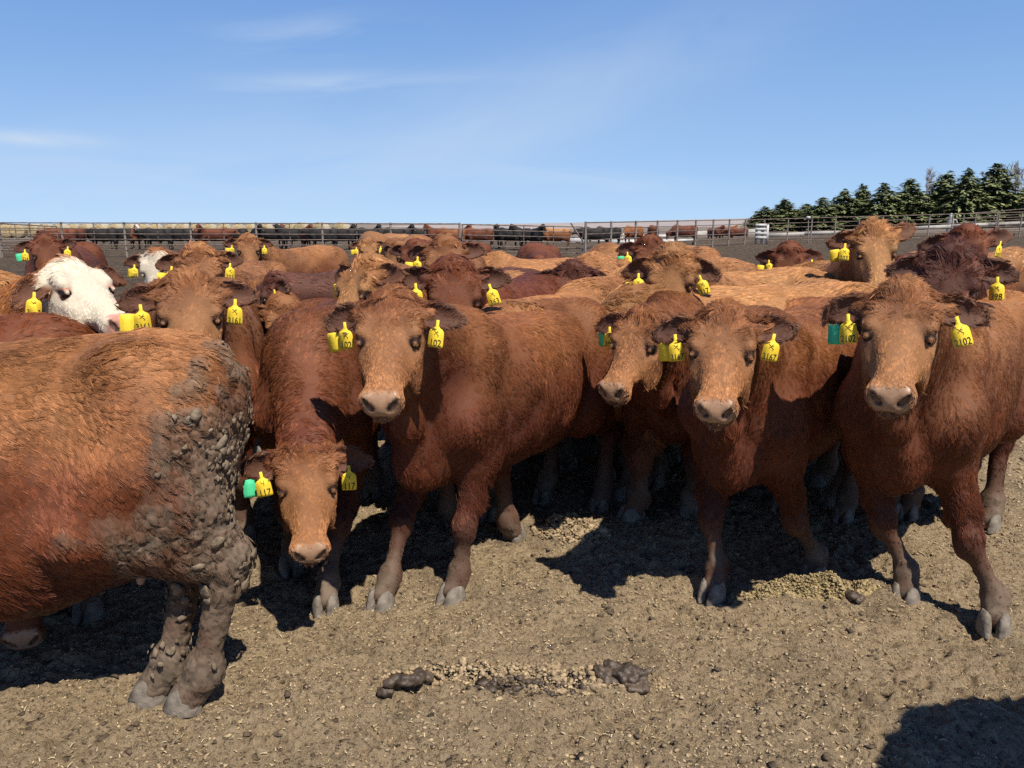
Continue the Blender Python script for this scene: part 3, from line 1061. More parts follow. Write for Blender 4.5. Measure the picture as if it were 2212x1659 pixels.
def lettering(s):
    """hand-written number and brand mark of a tag, as a thin print just proud of its face (-y)"""
    if s in _txt: return _txt[s]
    cu = bpy.data.curves.new('t', 'FONT')
    cu.body = s; cu.align_x = 'CENTER'; cu.size = .040 if len(s) < 4 else .037
    cu.resolution_u = 2; cu.offset = .0006
    ob = bpy.data.objects.new('t', cu); COL.objects.link(ob)
    me = bpy.data.meshes.new_from_object(ob)
    bpy.data.objects.remove(ob); bpy.data.curves.remove(cu)
    co = np.empty(len(me.vertices) * 3, np.float32); me.vertices.foreach_get('co', co)
    co = co.reshape(-1, 3)
    tri = []
    me.calc_loop_triangles()
    tri = np.array([t.vertices[:] for t in me.loop_triangles])
    wmax = np.abs(co[:, 0]).max()
    sx = min(.78, .0255 / wmax)
    V = np.stack([co[:, 0] * sx, np.zeros(len(co)), co[:, 1] * .93 - .0645], 1)
    mb = MB()
    mb.add(V, tri)

    def stroke(p):
        for (x0, y0), (x1, y1) in zip(p[:-1], p[1:]):
            d = np.array([x1 - x0, y1 - y0]); ln_ = np.linalg.norm(d); d = d / ln_
            nn = np.array([-d[1], d[0]]) * .0010
            a, b = np.array([x0, y0]) - d * .0006, np.array([x1, y1]) + d * .0006
            q = [a - nn, b - nn, b + nn, a + nn]
            mb.add([[x, 0, y] for x, y in q], [[0, 1, 2, 3]])
    if s == '117':
        stroke([(-.007, -.004), (-.005, -.014), (.003, -.015)]); stroke([(.004, -.002), (.002, -.024)])
    else:
        stroke([(-.009, -.006), (.004, -.020), (.009, -.024), (.006, -.029)]); stroke([(.007, -.005), (-.008, -.022)]); stroke([(.002, -.012), (.008, -.013)])
    V = np.concatenate(mb.v)
    V[:, 1] = -.0017
    me2 = mesh_np('tag_lettering', V, ([np.concatenate(mb.f4)] if mb.f4 else []) + [np.concatenate(mb.f3)], False)
    me2.materials.append(M['ink'])
    bpy.data.meshes.remove(me)
    _txt[s] = me2
    return me2


def tag_matrix(P, face, tilt=0.0, lean=0.0):
    """hangs at P; -y of the plate looks along `face` (horizontal direction); tilt swings it sideways"""
    f = np.array([face[0], face[1], 0.0]); f /= np.linalg.norm(f)
    y = -f
    z = np.array([0, 0, 1.0])
    x = np.cross(y, z)
    c_, s_ = math.cos(tilt), math.sin(tilt)
    x2, z2 = x * c_ + z * s_, z * c_ - x * s_
    z3 = z2 * math.cos(lean) + y * math.sin(lean)
    y3 = np.cross(z3, x2)
    A = Matrix(np.stack([x2, y3, z3], 1).tolist()).to_4x4()
    A.translation = [float(v) for v in P]
    return A


def wrap(a):
    return (a + math.pi) % (2 * math.pi) - math.pi


STATS = [0, 0, 0]


def cow(u=None, v=None, Y=None, yaw=-90, hyaw=None, pitch=60, roll=0, coat='red', label='', seed=1, scale=1.0, feet=None, feet_px=None,
        ear=((.1, .2), (.1, .2)), tags=(), q=1.0, res=.017, hres=.0085, rad=.0006, hair=60000, neck=.60, fat=1.0, belly=0.0, nb=(.50, 0, 1.02),
        group='cattle crowded in the feedlot pen', name='cow', cat='cow', tail=True, world=None, org_at=None, clods=0, **kw):
    if org_at is not None:
        P = np.array([org_at[0], org_at[1], org_at[2]], float)       # ground point of the barrel and height of the poll
        ground = gz(P[0], P[1])
    else:
        P = np.array(world, float) if world is not None else at_depth(u, v, Y)
        ground = gz(P[0], P[1])
    yw = R(yaw)
    hy = R(hyaw if hyaw is not None else yaw)
    rel = wrap(hy - yw)
    pz = (P[2] - ground) / scale
    dz = pz - nb[2]
    reach = math.sqrt(max(neck * neck - dz * dz, .05))
    nyaw = max(-1.1, min(1.1, rel * .55)) if 'nyaw' not in kw else R(kw['nyaw'])
    pl = np.array([nb[0] + reach * math.cos(nyaw), reach * math.sin(nyaw), pz])
    cy, sy = math.cos(yw), math.sin(yw)
    Rw = np.array([[cy, -sy, 0], [sy, cy, 0], [0, 0, 1]])
    org = np.array([P[0], P[1], ground]) - scale * (Rw @ np.array([pl[0], pl[1], 0])) * (0 if org_at is not None else 1)
    pr = R(pitch)
    hd = np.array([math.cos(rel) * math.cos(pr), math.sin(rel) * math.cos(pr), -math.sin(pr)])
    to_local = lambda W: (Rw.T @ (np.asarray(W, float) - org)) / scale
    ft = dict(feet or {})
    rs = np.random.default_rng(seed * 13 + 5)
    for k in ('fl', 'fr', 'hl', 'hr'):
        base = {'fl': (.50, .15), 'fr': (.47, -.15), 'hl': (-.62, .16), 'hr': (-.58, -.16)}[k]
        if k not in ft: ft[k] = (base[0] + rs.uniform(-.10, .10), base[1] + rs.uniform(-.02, .02))
    for k, (fu, fv) in (feet_px or {}).items():
        w = to_local(on_ground(fu, fv, ground)); ft[k] = (float(w[0]), float(w[1]))
    ear = tuple((d_ + rs.uniform(-.10, .10), f_ + rs.uniform(-.14, .14)) for d_, f_ in ear)
    ps = Pose(pl, hd, R(roll), ft, ear, fat, belly, kw.get('bend', 0.0), kw.get('hock', .115), jit=(rs.uniform(.95, 1.06), rs.uniform(.95, 1.05), rs.uniform(.95, 1.06)))
    F, ears = build_field(ps, res, hres)
    if tail:
        tz = [(-.80, 0, 1.13), (-.865, .01, 1.02), (-.885, .015, .78), (-.87, .03, .55)]
        for i in range(3):
            F.add(*f_cone(tz[i], tz[i + 1], .034 - .004 * i, .030 - .004 * i), .03)
    V, Qd = surface_nets(F)
    V = V.astype(np.float32)
    N = vert_normals(V, Qd)
    # a little unevenness of flesh and skin
    am = .013 * sstep(.25, .6, V[:, 2])
    hs = head_sdf(ps, V)
    am = am * sstep(.07, .13, hs)
    V = V + N * ((vnoise(V, 5, seed) * .8 + vnoise(V, 11, seed + 3) * .45) * am)[:, None]
    N = vert_normals(V, Qd)
    sp = dict(coat=coat, seed=seed, ears=ears, **kw)
    fld = coat_fields(ps, V, N, sp)
    if fld['mud'].max() > .3 and res < .03:
        lump = np.clip(fld['mud'], 0, 1) * (np.clip(vnoise(V, 38, 3), 0, 1) * .012 + np.clip(vnoise(V, 75, 4), 0, 1) * .006)
        if kw.get('dirt'):
            e1, c1 = worley(V * np.array([1, 1, .8]), 24, 1)
            e2, c2 = worley(V, 52, 2)
            lump = .35 * lump + sstep(.15, .6, fld['mud']) * (.011 * sstep(.02, .13, e1) * (.35 + c1) + .006 * sstep(.02, .15, e2) * (.3 + c2)) * (.40 + .60 * sstep(.35, .6, V[:, 2]))
            crk = sstep(.15, .6, fld['mud']) * (1 - sstep(.02, .14, np.minimum(e1, e2 * 1.4)))
            fld['col'] = lerp3(fld['col'], MUD * .45, crk * .8)
        V = V + N * lump[:, None].astype(np.float32)
    root = empty(name, org, yw, scale)
    tag(root, label, cat, group)
    me = mesh_np('body', V, Qd)
    ca = me.attributes.new('coat_colour', 'FLOAT_COLOR', 'POINT')
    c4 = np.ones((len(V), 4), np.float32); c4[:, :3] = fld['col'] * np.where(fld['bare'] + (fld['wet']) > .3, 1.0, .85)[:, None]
    ca.data.foreach_set('color', c4.ravel())
    me.attributes.new('wet', 'FLOAT', 'POINT').data.foreach_set('value', fld['wet'].astype(np.float32))
    body = link('body', me, M['hide'], root)
    STATS[0] += len(Qd) * 2
    cl = to_local((0, 0, CAM_H))
    if hair:
        cnt = int(hair * q)
        STATS[1] += cnt
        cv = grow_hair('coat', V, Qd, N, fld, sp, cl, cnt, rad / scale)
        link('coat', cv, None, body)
    for sg in (1, -1):
        e = (EYE + np.array([.004, -.0050, -.001])) * np.array([1, sg, 1])
        link('eye', EYEBALL, None, root, Matrix.Translation(ps.head_pt(e).tolist()))
    for k, j in ps.legs():
        h = j[-1]
        fd = rs.uniform(-.2, .2)
        link('hoof', HOOF, None, root, Matrix.Translation((h[0] + .022, h[1], .0)) @ Matrix.Rotation(fd, 4, 'Z') @ Matrix.Scale(1.06, 4))
    if kw.get('udder'):
        U = Field(np.arange(-.72, -.20, .010), np.arange(-.2, .2, .010), np.arange(.30, .70, .010))
        U.add(*f_ell((-.46, .02, .55), (.15, .12, .10)), .03)
        for ux, uy in ((-.40, .08), (-.40, -.04), (-.50, .09), (-.50, -.03)):
            U.add(*f_cone((ux, uy, .50), (ux + .005, uy, .405), .026, .014), .02)
        uv_, uq_ = surface_nets(U)
        link('udder', mesh_np('udder', uv_, uq_), M['udder'], root)
    if clods:
        w = np.clip(fld['mud'] - .22, 0, 1) ** 1.5 * sstep(-.30, -.6, V[:, 0]) * sstep(.10, .2, V[:, 2]) * np.clip(.25 + vnoise(V, 9, 77) * 1.3, .02, 1)
        pick = rs.choice(len(V), clods, p=w / w.sum())
        link('mud_clods', clod_mesh(V[pick], N[pick], rs), M['clod'], root)['kind'] = 'stuff'
    for tg in tags:
        sd = tg.get('side', 1)                       # 1 = the animal's left ear
        O, A = ears[0 if sd == 1 else 1]
        hp = O + A[:, 0] * ps.earln * tg.get('l', .5) + A[:, 2] * tg.get('h', .046)
        hp = hp - np.array([0, 0, tg.get('drop', .054)])
        fw = np.array([math.cos(rel), math.sin(rel)])
        fa = R(tg.get('turn', 0) + rs.uniform(-16, 16))
        fw = np.array([fw[0] * math.cos(fa) - fw[1] * math.sin(fa), fw[0] * math.sin(fa) + fw[1] * math.cos(fa)])
        if 'back' in tg: hp = hp - np.array([fw[0], fw[1], 0]) * tg['back']
        mt = tag_matrix(hp, fw, R(tg.get('tilt', 0) + rs.uniform(-9, 9)), R(tg.get('lean', 0) + rs.uniform(-6, 10)))
        colr = tg.get('c', 'yellow')
        pm = tag_data(colr, bool(tg.get('t')))
        po = link('ear_tag', pm, None, root, mt @ Matrix.Scale(.94, 4))
        if tg.get('t'):
            po['label'] = f'{colr} ear tag reading {tg["t"]}'
            lo_ = link('tag_lettering', lettering(tg['t']), None, po)
        else:
            po['label'] = f'plain {colr} ear tag'
    return root, ps, fld


_tagm = {}


def tag_data(colr, num):
    k = (colr, num)
    if k not in _tagm:
        me = (PLATE if num else PLATE_BACK).copy()
        me.name = 'ear_tag'
        me.materials.append(M['tag_' + colr])
        _tagm[k] = me
    return _tagm[k]

# ==== LAYOUT ====
# ----------------------------------------------------------------------------------------------
# ground
# ----------------------------------------------------------------------------------------------
def grow_axis(lo, hi, fine, out_lo, out_hi, g):
    a = list(np.arange(lo, hi, fine))
    st, x = fine, a[-1]
    up = []
    while x < out_hi:
        st *= g; x += st; up.append(x)
    st, x = fine, a[0]
    dn = []
    while x > out_lo:
        st *= g; x -= st; dn.append(x)
    return np.array(dn[::-1] + a + up)


def gz_np(x, y):
    def s_(a, b, q):
        t = np.clip((q - a) / (b - a), 0, 1)
        return t * t * (3 - 2 * t)
    r = .0214 * np.maximum(x - 3.3, 0) * s_(12, 45, y) * (1 - s_(60, 200, x))
    return .12 * s_(4.2, 9, y) * (1 - .5 * s_(14, 34, y)) + r


def piles(x, y):
    """heaps and churned patches of the near ground"""
    h = np.zeros_like(x)
    for (u, v, rx, ry, hh, a) in ((1790, 1300, .30, .12, .050, .1), (1215, 1175, .16, .12, .05, .3), (890, 1270, .10, .08, .04, 0), (1240, 1160, .30, .2, .03, 0)):
        c = on_ground(u, v)
        dx, dy = (x - c[0]) * math.cos(a) + (y - c[1]) * math.sin(a), (y - c[1]) * math.cos(a) - (x - c[0]) * math.sin(a)
        h += hh * np.exp(-(dx / rx) ** 2 - (dy / ry) ** 2)
    return h


gx = grow_axis(-2.1, 2.3, .0105, -1500, 1500, 1.035)
gy = grow_axis(1.75, 3.7, .0105, -60, 1500, 1.030)
GX, GY = np.meshgrid(gx, gy, indexing='ij')
P_ = np.stack([GX.ravel(), GY.ravel(), np.zeros(GX.size)], 1)
near = np.clip(1.15 - GY.ravel() / 60, 0, 1) * (np.abs(GX.ravel()) < 60)
dd = np.hypot(GX.ravel(), GY.ravel())
hgt = gz_np(GX.ravel(), GY.ravel())
nA, nB, nC, nD = vnoise(P_, 2.3, 1), vnoise(P_, 7, 2), vnoise(P_, 19, 3), vnoise(P_, 44, 4)
rough_far = sstep(5, 9, dd)
hgt = hgt + near * (.022 * nA + .014 * nB * (1 + 2.0 * rough_far) + .020 * vnoise(P_, 3.6, 8) * rough_far) + sstep(9, 5, dd) * (.018 * np.abs(nC) + .0095 * nD + .014 * np.clip(vnoise(P_, 28, 41), 0, 1) - .012 * sstep(.40, .75, vnoise(P_, 11, 6)) - .026 * sstep(.50, .75, vnoise(P_, 6, 16)) + .014 * sstep(.2, .6, vnoise(P_, 5, 17)))
hgt = hgt + piles(GX.ravel(), GY.ravel()) * (1 + .5 * nC)
rh = np.random.default_rng(77)
for _ in range(260):                                 # hoof prints: two claws pressed in, mud pushed up round them
    hy_ = 1.8 * (7.0 / 1.8) ** rh.random()
    hx_ = rh.uniform(-.70, .75) * hy_
    i0, i1 = np.searchsorted(gx, (hx_ - .13, hx_ + .13)); j0, j1 = np.searchsorted(gy, (hy_ - .13, hy_ + .13))
    if i1 - i0 < 3 or j1 - j0 < 3: continue
    ii_ = (np.arange(i0, i1)[:, None] * len(gy) + np.arange(j0, j1)[None]).ravel()
    an = rh.uniform(0, 6.28); dp = rh.uniform(.008, .022)
    dx, dy = GX.ravel()[ii_] - hx_, GY.ravel()[ii_] - hy_
    a_, b2_ = dx * math.cos(an) + dy * math.sin(an), dy * math.cos(an) - dx * math.sin(an)
    for sg in (1, -1):
        r2 = (a_ / .052) ** 2 + ((b2_ - sg * .026) / .022) ** 2
        hgt[ii_] += -dp * np.exp(-r2 ** 2) + .45 * dp * np.exp(-(np.sqrt(r2) - 1.45) ** 2 / .10)
P_[:, 2] = hgt
ny_ = len(gy)
ii, jj = np.meshgrid(np.arange(len(gx) - 1), np.arange(ny_ - 1), indexing='ij')
b_ = (ii * ny_ + jj).ravel()
gq = np.stack([b_, b_ + ny_, b_ + ny_ + 1, b_ + 1], 1)


def ground_material():
    m, n, l, b = new_mat('feedlot_mud')
    tc = n.new('ShaderNodeTexCoord')

    def noise(sc, det=6, rough=.6, dist=0.0):
        t = n.new('ShaderNodeTexNoise'); t.inputs['Scale'].default_value = sc; t.inputs['Detail'].default_value = det
        t.inputs['Roughness'].default_value = rough; t.inputs['Distortion'].default_value = dist
        l.new(tc.outputs['Object'], t.inputs['Vector']); return t.outputs[0]

    def mix(f, a, c, bt='MIX'):
        x = n.new('ShaderNodeMix'); x.data_type = 'RGBA'; x.blend_type = bt
        if isinstance(f, float): x.inputs[0].default_value = f
        else: l.new(f, x.inputs[0])
        for k, q in ((6, a), (7, c)):
            if isinstance(q, tuple): x.inputs[k].default_value = (*q, 1)
            else: l.new(q, x.inputs[k])
        return x.outputs[2]

    def rng(src, lo, hi, a=0.0, c=1.0):
        r = n.new('ShaderNodeMapRange'); r.inputs[1].default_value, r.inputs[2].default_value, r.inputs[3].default_value, r.inputs[4].default_value = lo, hi, a, c
        l.new(src, r.inputs[0]); return r.outputs[0]
    base = ramp(n, [(.30, (.215, .155, .093)), (.48, (.375, .278, .168)), (.70, (.50, .385, .24))])
    l.new(noise(38, 8, .72), base.inputs[0])
    c = mix(rng(noise(120, 4, .7), .56, .74), base.outputs[0], (.43, .345, .22))      # chips of straw and grain
    c = mix(rng(noise(70, 5, .75), .49, .36), c, (.070, .050, .031))                    # dark crumbs, with the shade of small pits and cracks painted in
    c = mix(rng(noise(2.1, 4, .6), .52, .68, 0, .8), c, mix(.55, c, (.15, .112, .072)))          # damper patches
    c = mix(rng(noise(4.3, 5, .6, .4), .60, .70, 0, .55), c, (.075, .058, .043))
    # further off the pen is wet, trodden and dark
    sp_ = n.new('ShaderNodeSeparateXYZ'); l.new(tc.outputs['Object'], sp_.inputs[0])
    far_ = rng(sp_.outputs[1], 5.0, 8.0)
    dk = ramp(n, [(.36, (.030, .021, .014)), (.50, (.10, .072, .046)), (.66, (.21, .158, .10))])
    l.new(noise(5, 10, .80), dk.inputs[0])
    c = mix(far_, c, dk.outputs[0])
    fld = rng(sp_.outputs[1], 60.0, 80.0)
    c = mix(fld, c, (.20, .165, .13))
    l.new(c, b.inputs['Base Color'])
    b.inputs['Roughness'].default_value = .92
    b.inputs['Specular IOR Level'].default_value = .15
    h = n.new('ShaderNodeMath'); h.operation = 'ADD'
    l.new(noise(60, 8, .75), h.inputs[0])
    h2 = n.new('ShaderNodeMath'); h2.operation = 'MULTIPLY'; h2.inputs[1].default_value = .5
    l.new(noise(170, 4, .7), h2.inputs[0]); l.new(h2.outputs[0], h.inputs[1])
    bp = n.new('ShaderNodeBump'); bp.inputs['Strength'].default_value = 1.0; bp.inputs['Distance'].default_value = .026
    l.new(h.outputs[0], bp.inputs['Height'])
    b2 = n.new('ShaderNodeBump'); b2.inputs['Distance'].default_value = .20
    l.new(far_, b2.inputs['Strength']); l.new(noise(4.5, 6, .7), b2.inputs['Height']); l.new(bp.outputs[0], b2.inputs['Normal'])
    l.new(b2.outputs[0], b.inputs['Normal'])
    return m


M['mud'] = ground_material()
g_ = link('ground', mesh_np('ground', P_, gq), M['mud']); tag(g_, 'trodden dry mud and manure floor of the feedlot pen', kind='structure')
gi_x, gi_y = gx, gy
GH = hgt.reshape(len(gx), ny_)


def ground_at(x, y):
    i = np.clip(np.searchsorted(gx, x) - 1, 0, len(gx) - 2)
    j = np.clip(np.searchsorted(gy, y) - 1, 0, ny_ - 2)
    tx, ty = (x - gx[i]) / (gx[i + 1] - gx[i]), (y - gy[j]) / (gy[j + 1] - gy[j])
    return GH[i, j] * (1 - tx) * (1 - ty) + GH[i + 1, j] * tx * (1 - ty) + GH[i, j + 1] * (1 - tx) * ty + GH[i + 1, j + 1] * tx * ty


# loose crumbs of mud and chips of straw on the near ground
rg = np.random.default_rng(21)


def scatter(n, ylo, yhi, power=1.0):
    y = ylo * (yhi / ylo) ** (rg.random(n) ** power)
    x = rg.uniform(-.72, .72, n) * y
    return x, y


x_, y_ = scatter(24000, 1.75, 9.0, .9)
dens = vnoise(np.stack([x_, y_, 0 * x_], 1), 2.2, 31) + .5 * vnoise(np.stack([x_, y_, 0 * x_], 1), 6, 32)
k_ = dens > -.35
x_, y_ = x_[k_], y_[k_]
r_ = rg.lognormal(-5.35, .50, len(x_)).clip(.0022, .0105) * np.clip(y_ / 3.2, .85, 2.2)
V_, F_ = lumps(np.stack([x_, y_, ground_at(x_, y_) + r_ * .15], 1), r_, rg, .38, None, .6)
M['crumb'] = noise_mat('mud_crumbs', [(0.3, (.11, .079, .047)), (0.5, (.29, .215, .128)), (0.7, (.45, .345, .205))], 45, .95, .5, 90)
o_ = link('mud_crumbs', mesh_np('mud_crumbs', V_, F_, False), M['crumb']); tag(o_, 'loose crumbs of dry mud over the near ground', 'mud', kind='stuff')
x_, y_ = scatter(5200, 1.75, 9.0, .9)
k_ = vnoise(np.stack([x_, y_, 0 * x_], 1), 1.7, 51) + .6 * vnoise(np.stack([x_, y_, 0 * x_], 1), 5, 52) > -.1
x_, y_ = x_[k_], y_[k_]
r_ = rg.lognormal(-4.95, .55, len(x_)).clip(.003, .016) * np.clip(y_ / 3.2, .85, 2.2)
V_, F_ = lumps(np.stack([x_, y_, ground_at(x_, y_) + r_ * .08], 1), r_, rg, .35, None, .6)
M['flake'] = noise_mat('dark_flakes', [(0.3, (.035, .025, .016)), (0.7, (.14, .10, .063))], 30, .9, .5, 90)
o_ = link('manure_flakes', mesh_np('manure_flakes', V_, F_, False), M['flake']); tag(o_, 'dark flakes of dry manure over the near ground', 'manure', kind='stuff')
x_, y_ = scatter(3500, 1.75, 6.0, .9)
n_ = len(x_)
a_ = rg.uniform(0, 6.28, n_)
ln_, wd_ = rg.lognormal(-5.3, .45, n_).clip(.003, .014), rg.uniform(.0008, .0018, n_)
c_, s_ = np.cos(a_), np.sin(a_)
zt = ground_at(x_, y_) + rg.uniform(.003, .010, n_)
tl = rg.uniform(-.3, .3, n_)
q_ = []
for (l1, w1) in ((-1, -1), (1, -1), (1, 1), (-1, 1)):
    q_.append(np.stack([x_ + c_ * ln_ * l1 - s_ * wd_ * w1, y_ + s_ * ln_ * l1 + c_ * wd_ * w1, zt + tl * ln_ * l1 * .5], 1))
q_.append((q_[0] + q_[1]) / 2 + np.array([0, 0, .003])); q_.append((q_[2] + q_[3]) / 2 + np.array([0, 0, .003]))
V_ = np.stack(q_, 1).reshape(-1, 3)
k_ = np.arange(n_)[:, None] * 6
F_ = np.concatenate([k_ + np.array([[0, 4, 5, 3]]), k_ + np.array([[4, 1, 2, 5]])])
M['straw'] = noise_mat('straw', [(0.3, (.33, .25, .13)), (0.7, (.60, .50, .31))], 14, .8)
o_ = link('straw_bits', mesh_np('straw_bits', V_, F_, False), M['straw']); tag(o_, 'bits of straw and chaff trodden into the near ground', 'straw', kind='stuff')


def heap(name, cat, label, u, v, rx, ry, n, r0, mat, hh=.03, seed=1, rot=0.0, squash=.7):
    rr = np.random.default_rng(seed)
    c = on_ground(u, v)
    a, d = rr.uniform(0, 6.28, n), np.sqrt(rr.random(n))
    x, y = rx * d * np.cos(a), ry * d * np.sin(a)
    x, y = c[0] + x * math.cos(rot) - y * math.sin(rot), c[1] + x * math.sin(rot) + y * math.cos(rot)
    z = ground_at(x, y) + hh * (1 - d * d) * rr.uniform(.2, 1, n)
    V, F = lumps(np.stack([x, y, z], 1), rr.lognormal(math.log(r0), .45, n), rr, squash, jag=.6)
    o = link(name, mesh_np(name, V, F, False), mat)
    tag(o, label, cat)
    return o


M['dung'] = noise_mat('fresh_manure', [(0.3, (.030, .021, .014)), (0.7, (.095, .066, .043))], 22, .55, .7, 60, spec=.5)
M['chaff'] = noise_mat('chaff', [(0.3, (.16, .115, .055)), (0.55, (.33, .25, .125)), (0.75, (.46, .36, .20))], 60, .9, .6, 150)


def dung(name, label, u, v, coils, rad, seed, rot, sx=1.0, amp=.0025):
    """folded pat: flattened coils lying over each other"""
    rr = np.random.default_rng(seed)
    c = on_ground(u, v)
    F = Field(np.arange(-.20, .20, .006), np.arange(-.13, .13, .006), np.arange(-.02, .11, .006))
    for i in range(coils):
        cx, cy, cz = rr.normal(0, .035) * sx, rr.normal(0, .018), .012 + .045 * i / coils
        R0 = rad * rr.uniform(.5, 1.0) * (1 - .45 * i / coils)
        a0, sw = rr.uniform(0, 6.28), rr.uniform(2.4, 4.6)
        pr = None
        for k in range(7):
            a = a0 + sw * k / 6
            p = np.array([cx + math.cos(a) * R0 * sx, cy + math.sin(a) * R0 * .62, cz + .006 * math.sin(a * 2)])
            if pr is not None:
                F.add(*f_cone(pr, p, .015 * rr.uniform(.8, 1.2), .015, np.array([1, 1, 1.25], np.float32)), .006)
            pr = p
    V, Q = surface_nets(F)
    N = vert_normals(V, Q)
    e_, c_ = worley(V, 60, 3)
    V = V + N * (vnoise(V, 28, seed) * .006 + vnoise(V, 80, seed) * .004 + .004 * sstep(0, .3, e_) * c_)[:, None]
    o = link(name, mesh_np(name, V, Q), M['dung'])
    o.location = (c[0], c[1], float(ground_at(np.array([c[0]]), np.array([c[1]]))[0]) - .004)
    o.rotation_euler = (0, 0, rot)
    tag(o, label, 'manure')


heap('churned_mud', 'mud', 'broken clods scattered round the dark folded manure pat', 1262, 1476, .30, .07, 700, .0055, M['crumb'], .02, 15, 0)
heap('churned_mud', 'mud', 'dark broken crust just left of the dark folded manure pat', 1150, 1490, .22, .05, 260, .0060, M['dung'], .015, 16, .1)


dung('manure_pile', 'dark folded manure pat lying on the open mud in the front centre', 1345, 1478, 16, .062, 31, -.25, 1.25)
dung('manure_pile', 'small curled dark manure lump at the end of the churned strip', 868, 1502, 5, .035, 4, .4, 1.2)
heap('churned_mud', 'mud', 'long strip of churned clods beside the dark manure pat', 1010, 1462, .33, .055, 1500, .0050, M['crumb'], .035, 5, .05)
heap('chaff_heap', 'chaff heap', 'golden heap of spilled chaff between the legs of tags 3167 and 2102', 1745, 1297, .29, .10, 7000, .0030, M['chaff'], .03, 6, 0)
heap('mud_clod', 'clod', 'fist sized dark mud clod at the right edge of the chaff heap', 1845, 1322, .035, .03, 7, .026, M['dung'], .03, 8, 0)
heap('mud_ridge', 'mud', 'crumbly mound of trodden mud in sunlight behind the front cattle', 1235, 1165, .20, .15, 1600, .006, M['crumb'], .05, 9, 0)

# ----------------------------------------------------------------------------------------------
# far field, hill, bunks
# ----------------------------------------------------------------------------------------------
def strip_mesh(name, rows):
    n = len(rows[0])
    V = np.concatenate([np.asarray(r, float) for r in rows])
    F = [[i * n + k, i * n + k + 1, (i + 1) * n + k + 1, (i + 1) * n + k] for i in range(len(rows) - 1) for k in range(n - 1)]
    return mesh_np(name, V, np.array(F))


us = np.linspace(700, 2900, 60)
vt = np.interp(us, [700, 860, 1030, 1262, 1640, 2212, 2900], [489.5, 487.3, 485, 480.3, 470.5, 458, 446])
rows = []
for f in np.linspace(0, 1, 9):
    Yh = 130 + 330 * f
    row = []
    for uu, vv in zip(us, vt):
        e = at_depth(uu, vv, 460.0)
        x = (uu - 1106) / FPX * Yh
        zb = gz(x, 130) - .3
        row.append((x, Yh, zb + (e[2] - zb) * (f ** 1.15)))
    rows.append(row)
rows.append([(x * 1.3, Yh + 160, z - 12) for x, Yh, z in rows[-1]])
hill = link('hill', strip_mesh('hill', rows), noise_mat('ploughed_field', [(.35, (.275, .235, .215)), (.65, (.335, .29, .265))], .03, .95))
tag(hill, 'bare grey brown field rising to the right behind the pens', kind='structure')

M['concrete'] = noise_mat('concrete', [(.3, (.26, .245, .22)), (.7, (.40, .385, .355))], 3, .85, .2, 20)
M['whiteplastic'] = noise_mat('white_sheet', [(.3, (.30, .30, .30)), (.7, (.55, .54, .52))], 2, .5)
M['pipe'] = noise_mat('rusty_pipe', [(.32, (.085, .062, .050)), (.52, (.165, .125, .105)), (.72, (.24, .19, .165))], 5, .7, .2, 60, metal=.15)
M['postpaint'] = noise_mat('grey_post', [(.32, (.16, .135, .115)), (.7, (.27, .235, .205))], 4, .75, .2, 60)
M['wood'] = noise_mat('weathered_wood', [(.32, (.16, .12, .085)), (.7, (.32, .26, .20))], 6, .85, .4, 40)


def bunk(u0, v0, u1, v1, Y, h, label, mat='concrete', w=.6, name='feed_bunk', cat='feed bunk'):
    a, b = at_depth(u0, v0, Y), at_depth(u1, v1, Y)
    root = empty(name, ((a[0] + b[0]) / 2, Y, min(a[2], b[2]) - h))
    tag(root, label, cat)
    n = max(int(abs(b[0] - a[0]) / 2.6), 1)
    for i in range(n):
        f0, f1 = i / n, (i + 1) / n
        p, q = a + (b - a) * f0, a + (b - a) * (f1 - .012)
        mb = MB()
        for yy in (-w / 2, w / 2):
            c = (p + q) / 2 + np.array([0, yy, -h / 2]) - np.array(root.location)
            sl_ = math.atan2(q[2] - p[2], q[0] - p[0])
            rot = np.array([[math.cos(sl_), 0, -math.sin(sl_)], [0, 1, 0], [math.sin(sl_), 0, math.cos(sl_)]])
            mb.box(c, (np.linalg.norm(q - p), .10, h), rot)
        mb.box((p + q) / 2 + np.array([0, 0, -h + .06]) - np.array(root.location), (np.linalg.norm(q - p), w, .10))
        link('trough', mb.mesh('trough', False), M[mat], root)
    return root


bunk(1470, 498, 1655, 494, 78, .9, 'pale low concrete wall at the foot of the grey field', w=1.0, name='low_wall', cat='wall')
bunk(1662, 505, 2215, 477, 58, .26, 'long pale concrete bunk running along behind the right hand fence')
bunk(1212, 514, 1345, 513, 66, .55, 'short white bunk behind the gate beside the tan white faced cow', 'whiteplastic')
bunk(1318, 508, 1482, 506, 74, .35, 'upper white bunk in the far pen left of the brown cow rump', 'whiteplastic')
bunk(1318, 518, 1500, 516, 60, .50, 'lower white bunk nearest the fence in the far pen', 'whiteplastic')

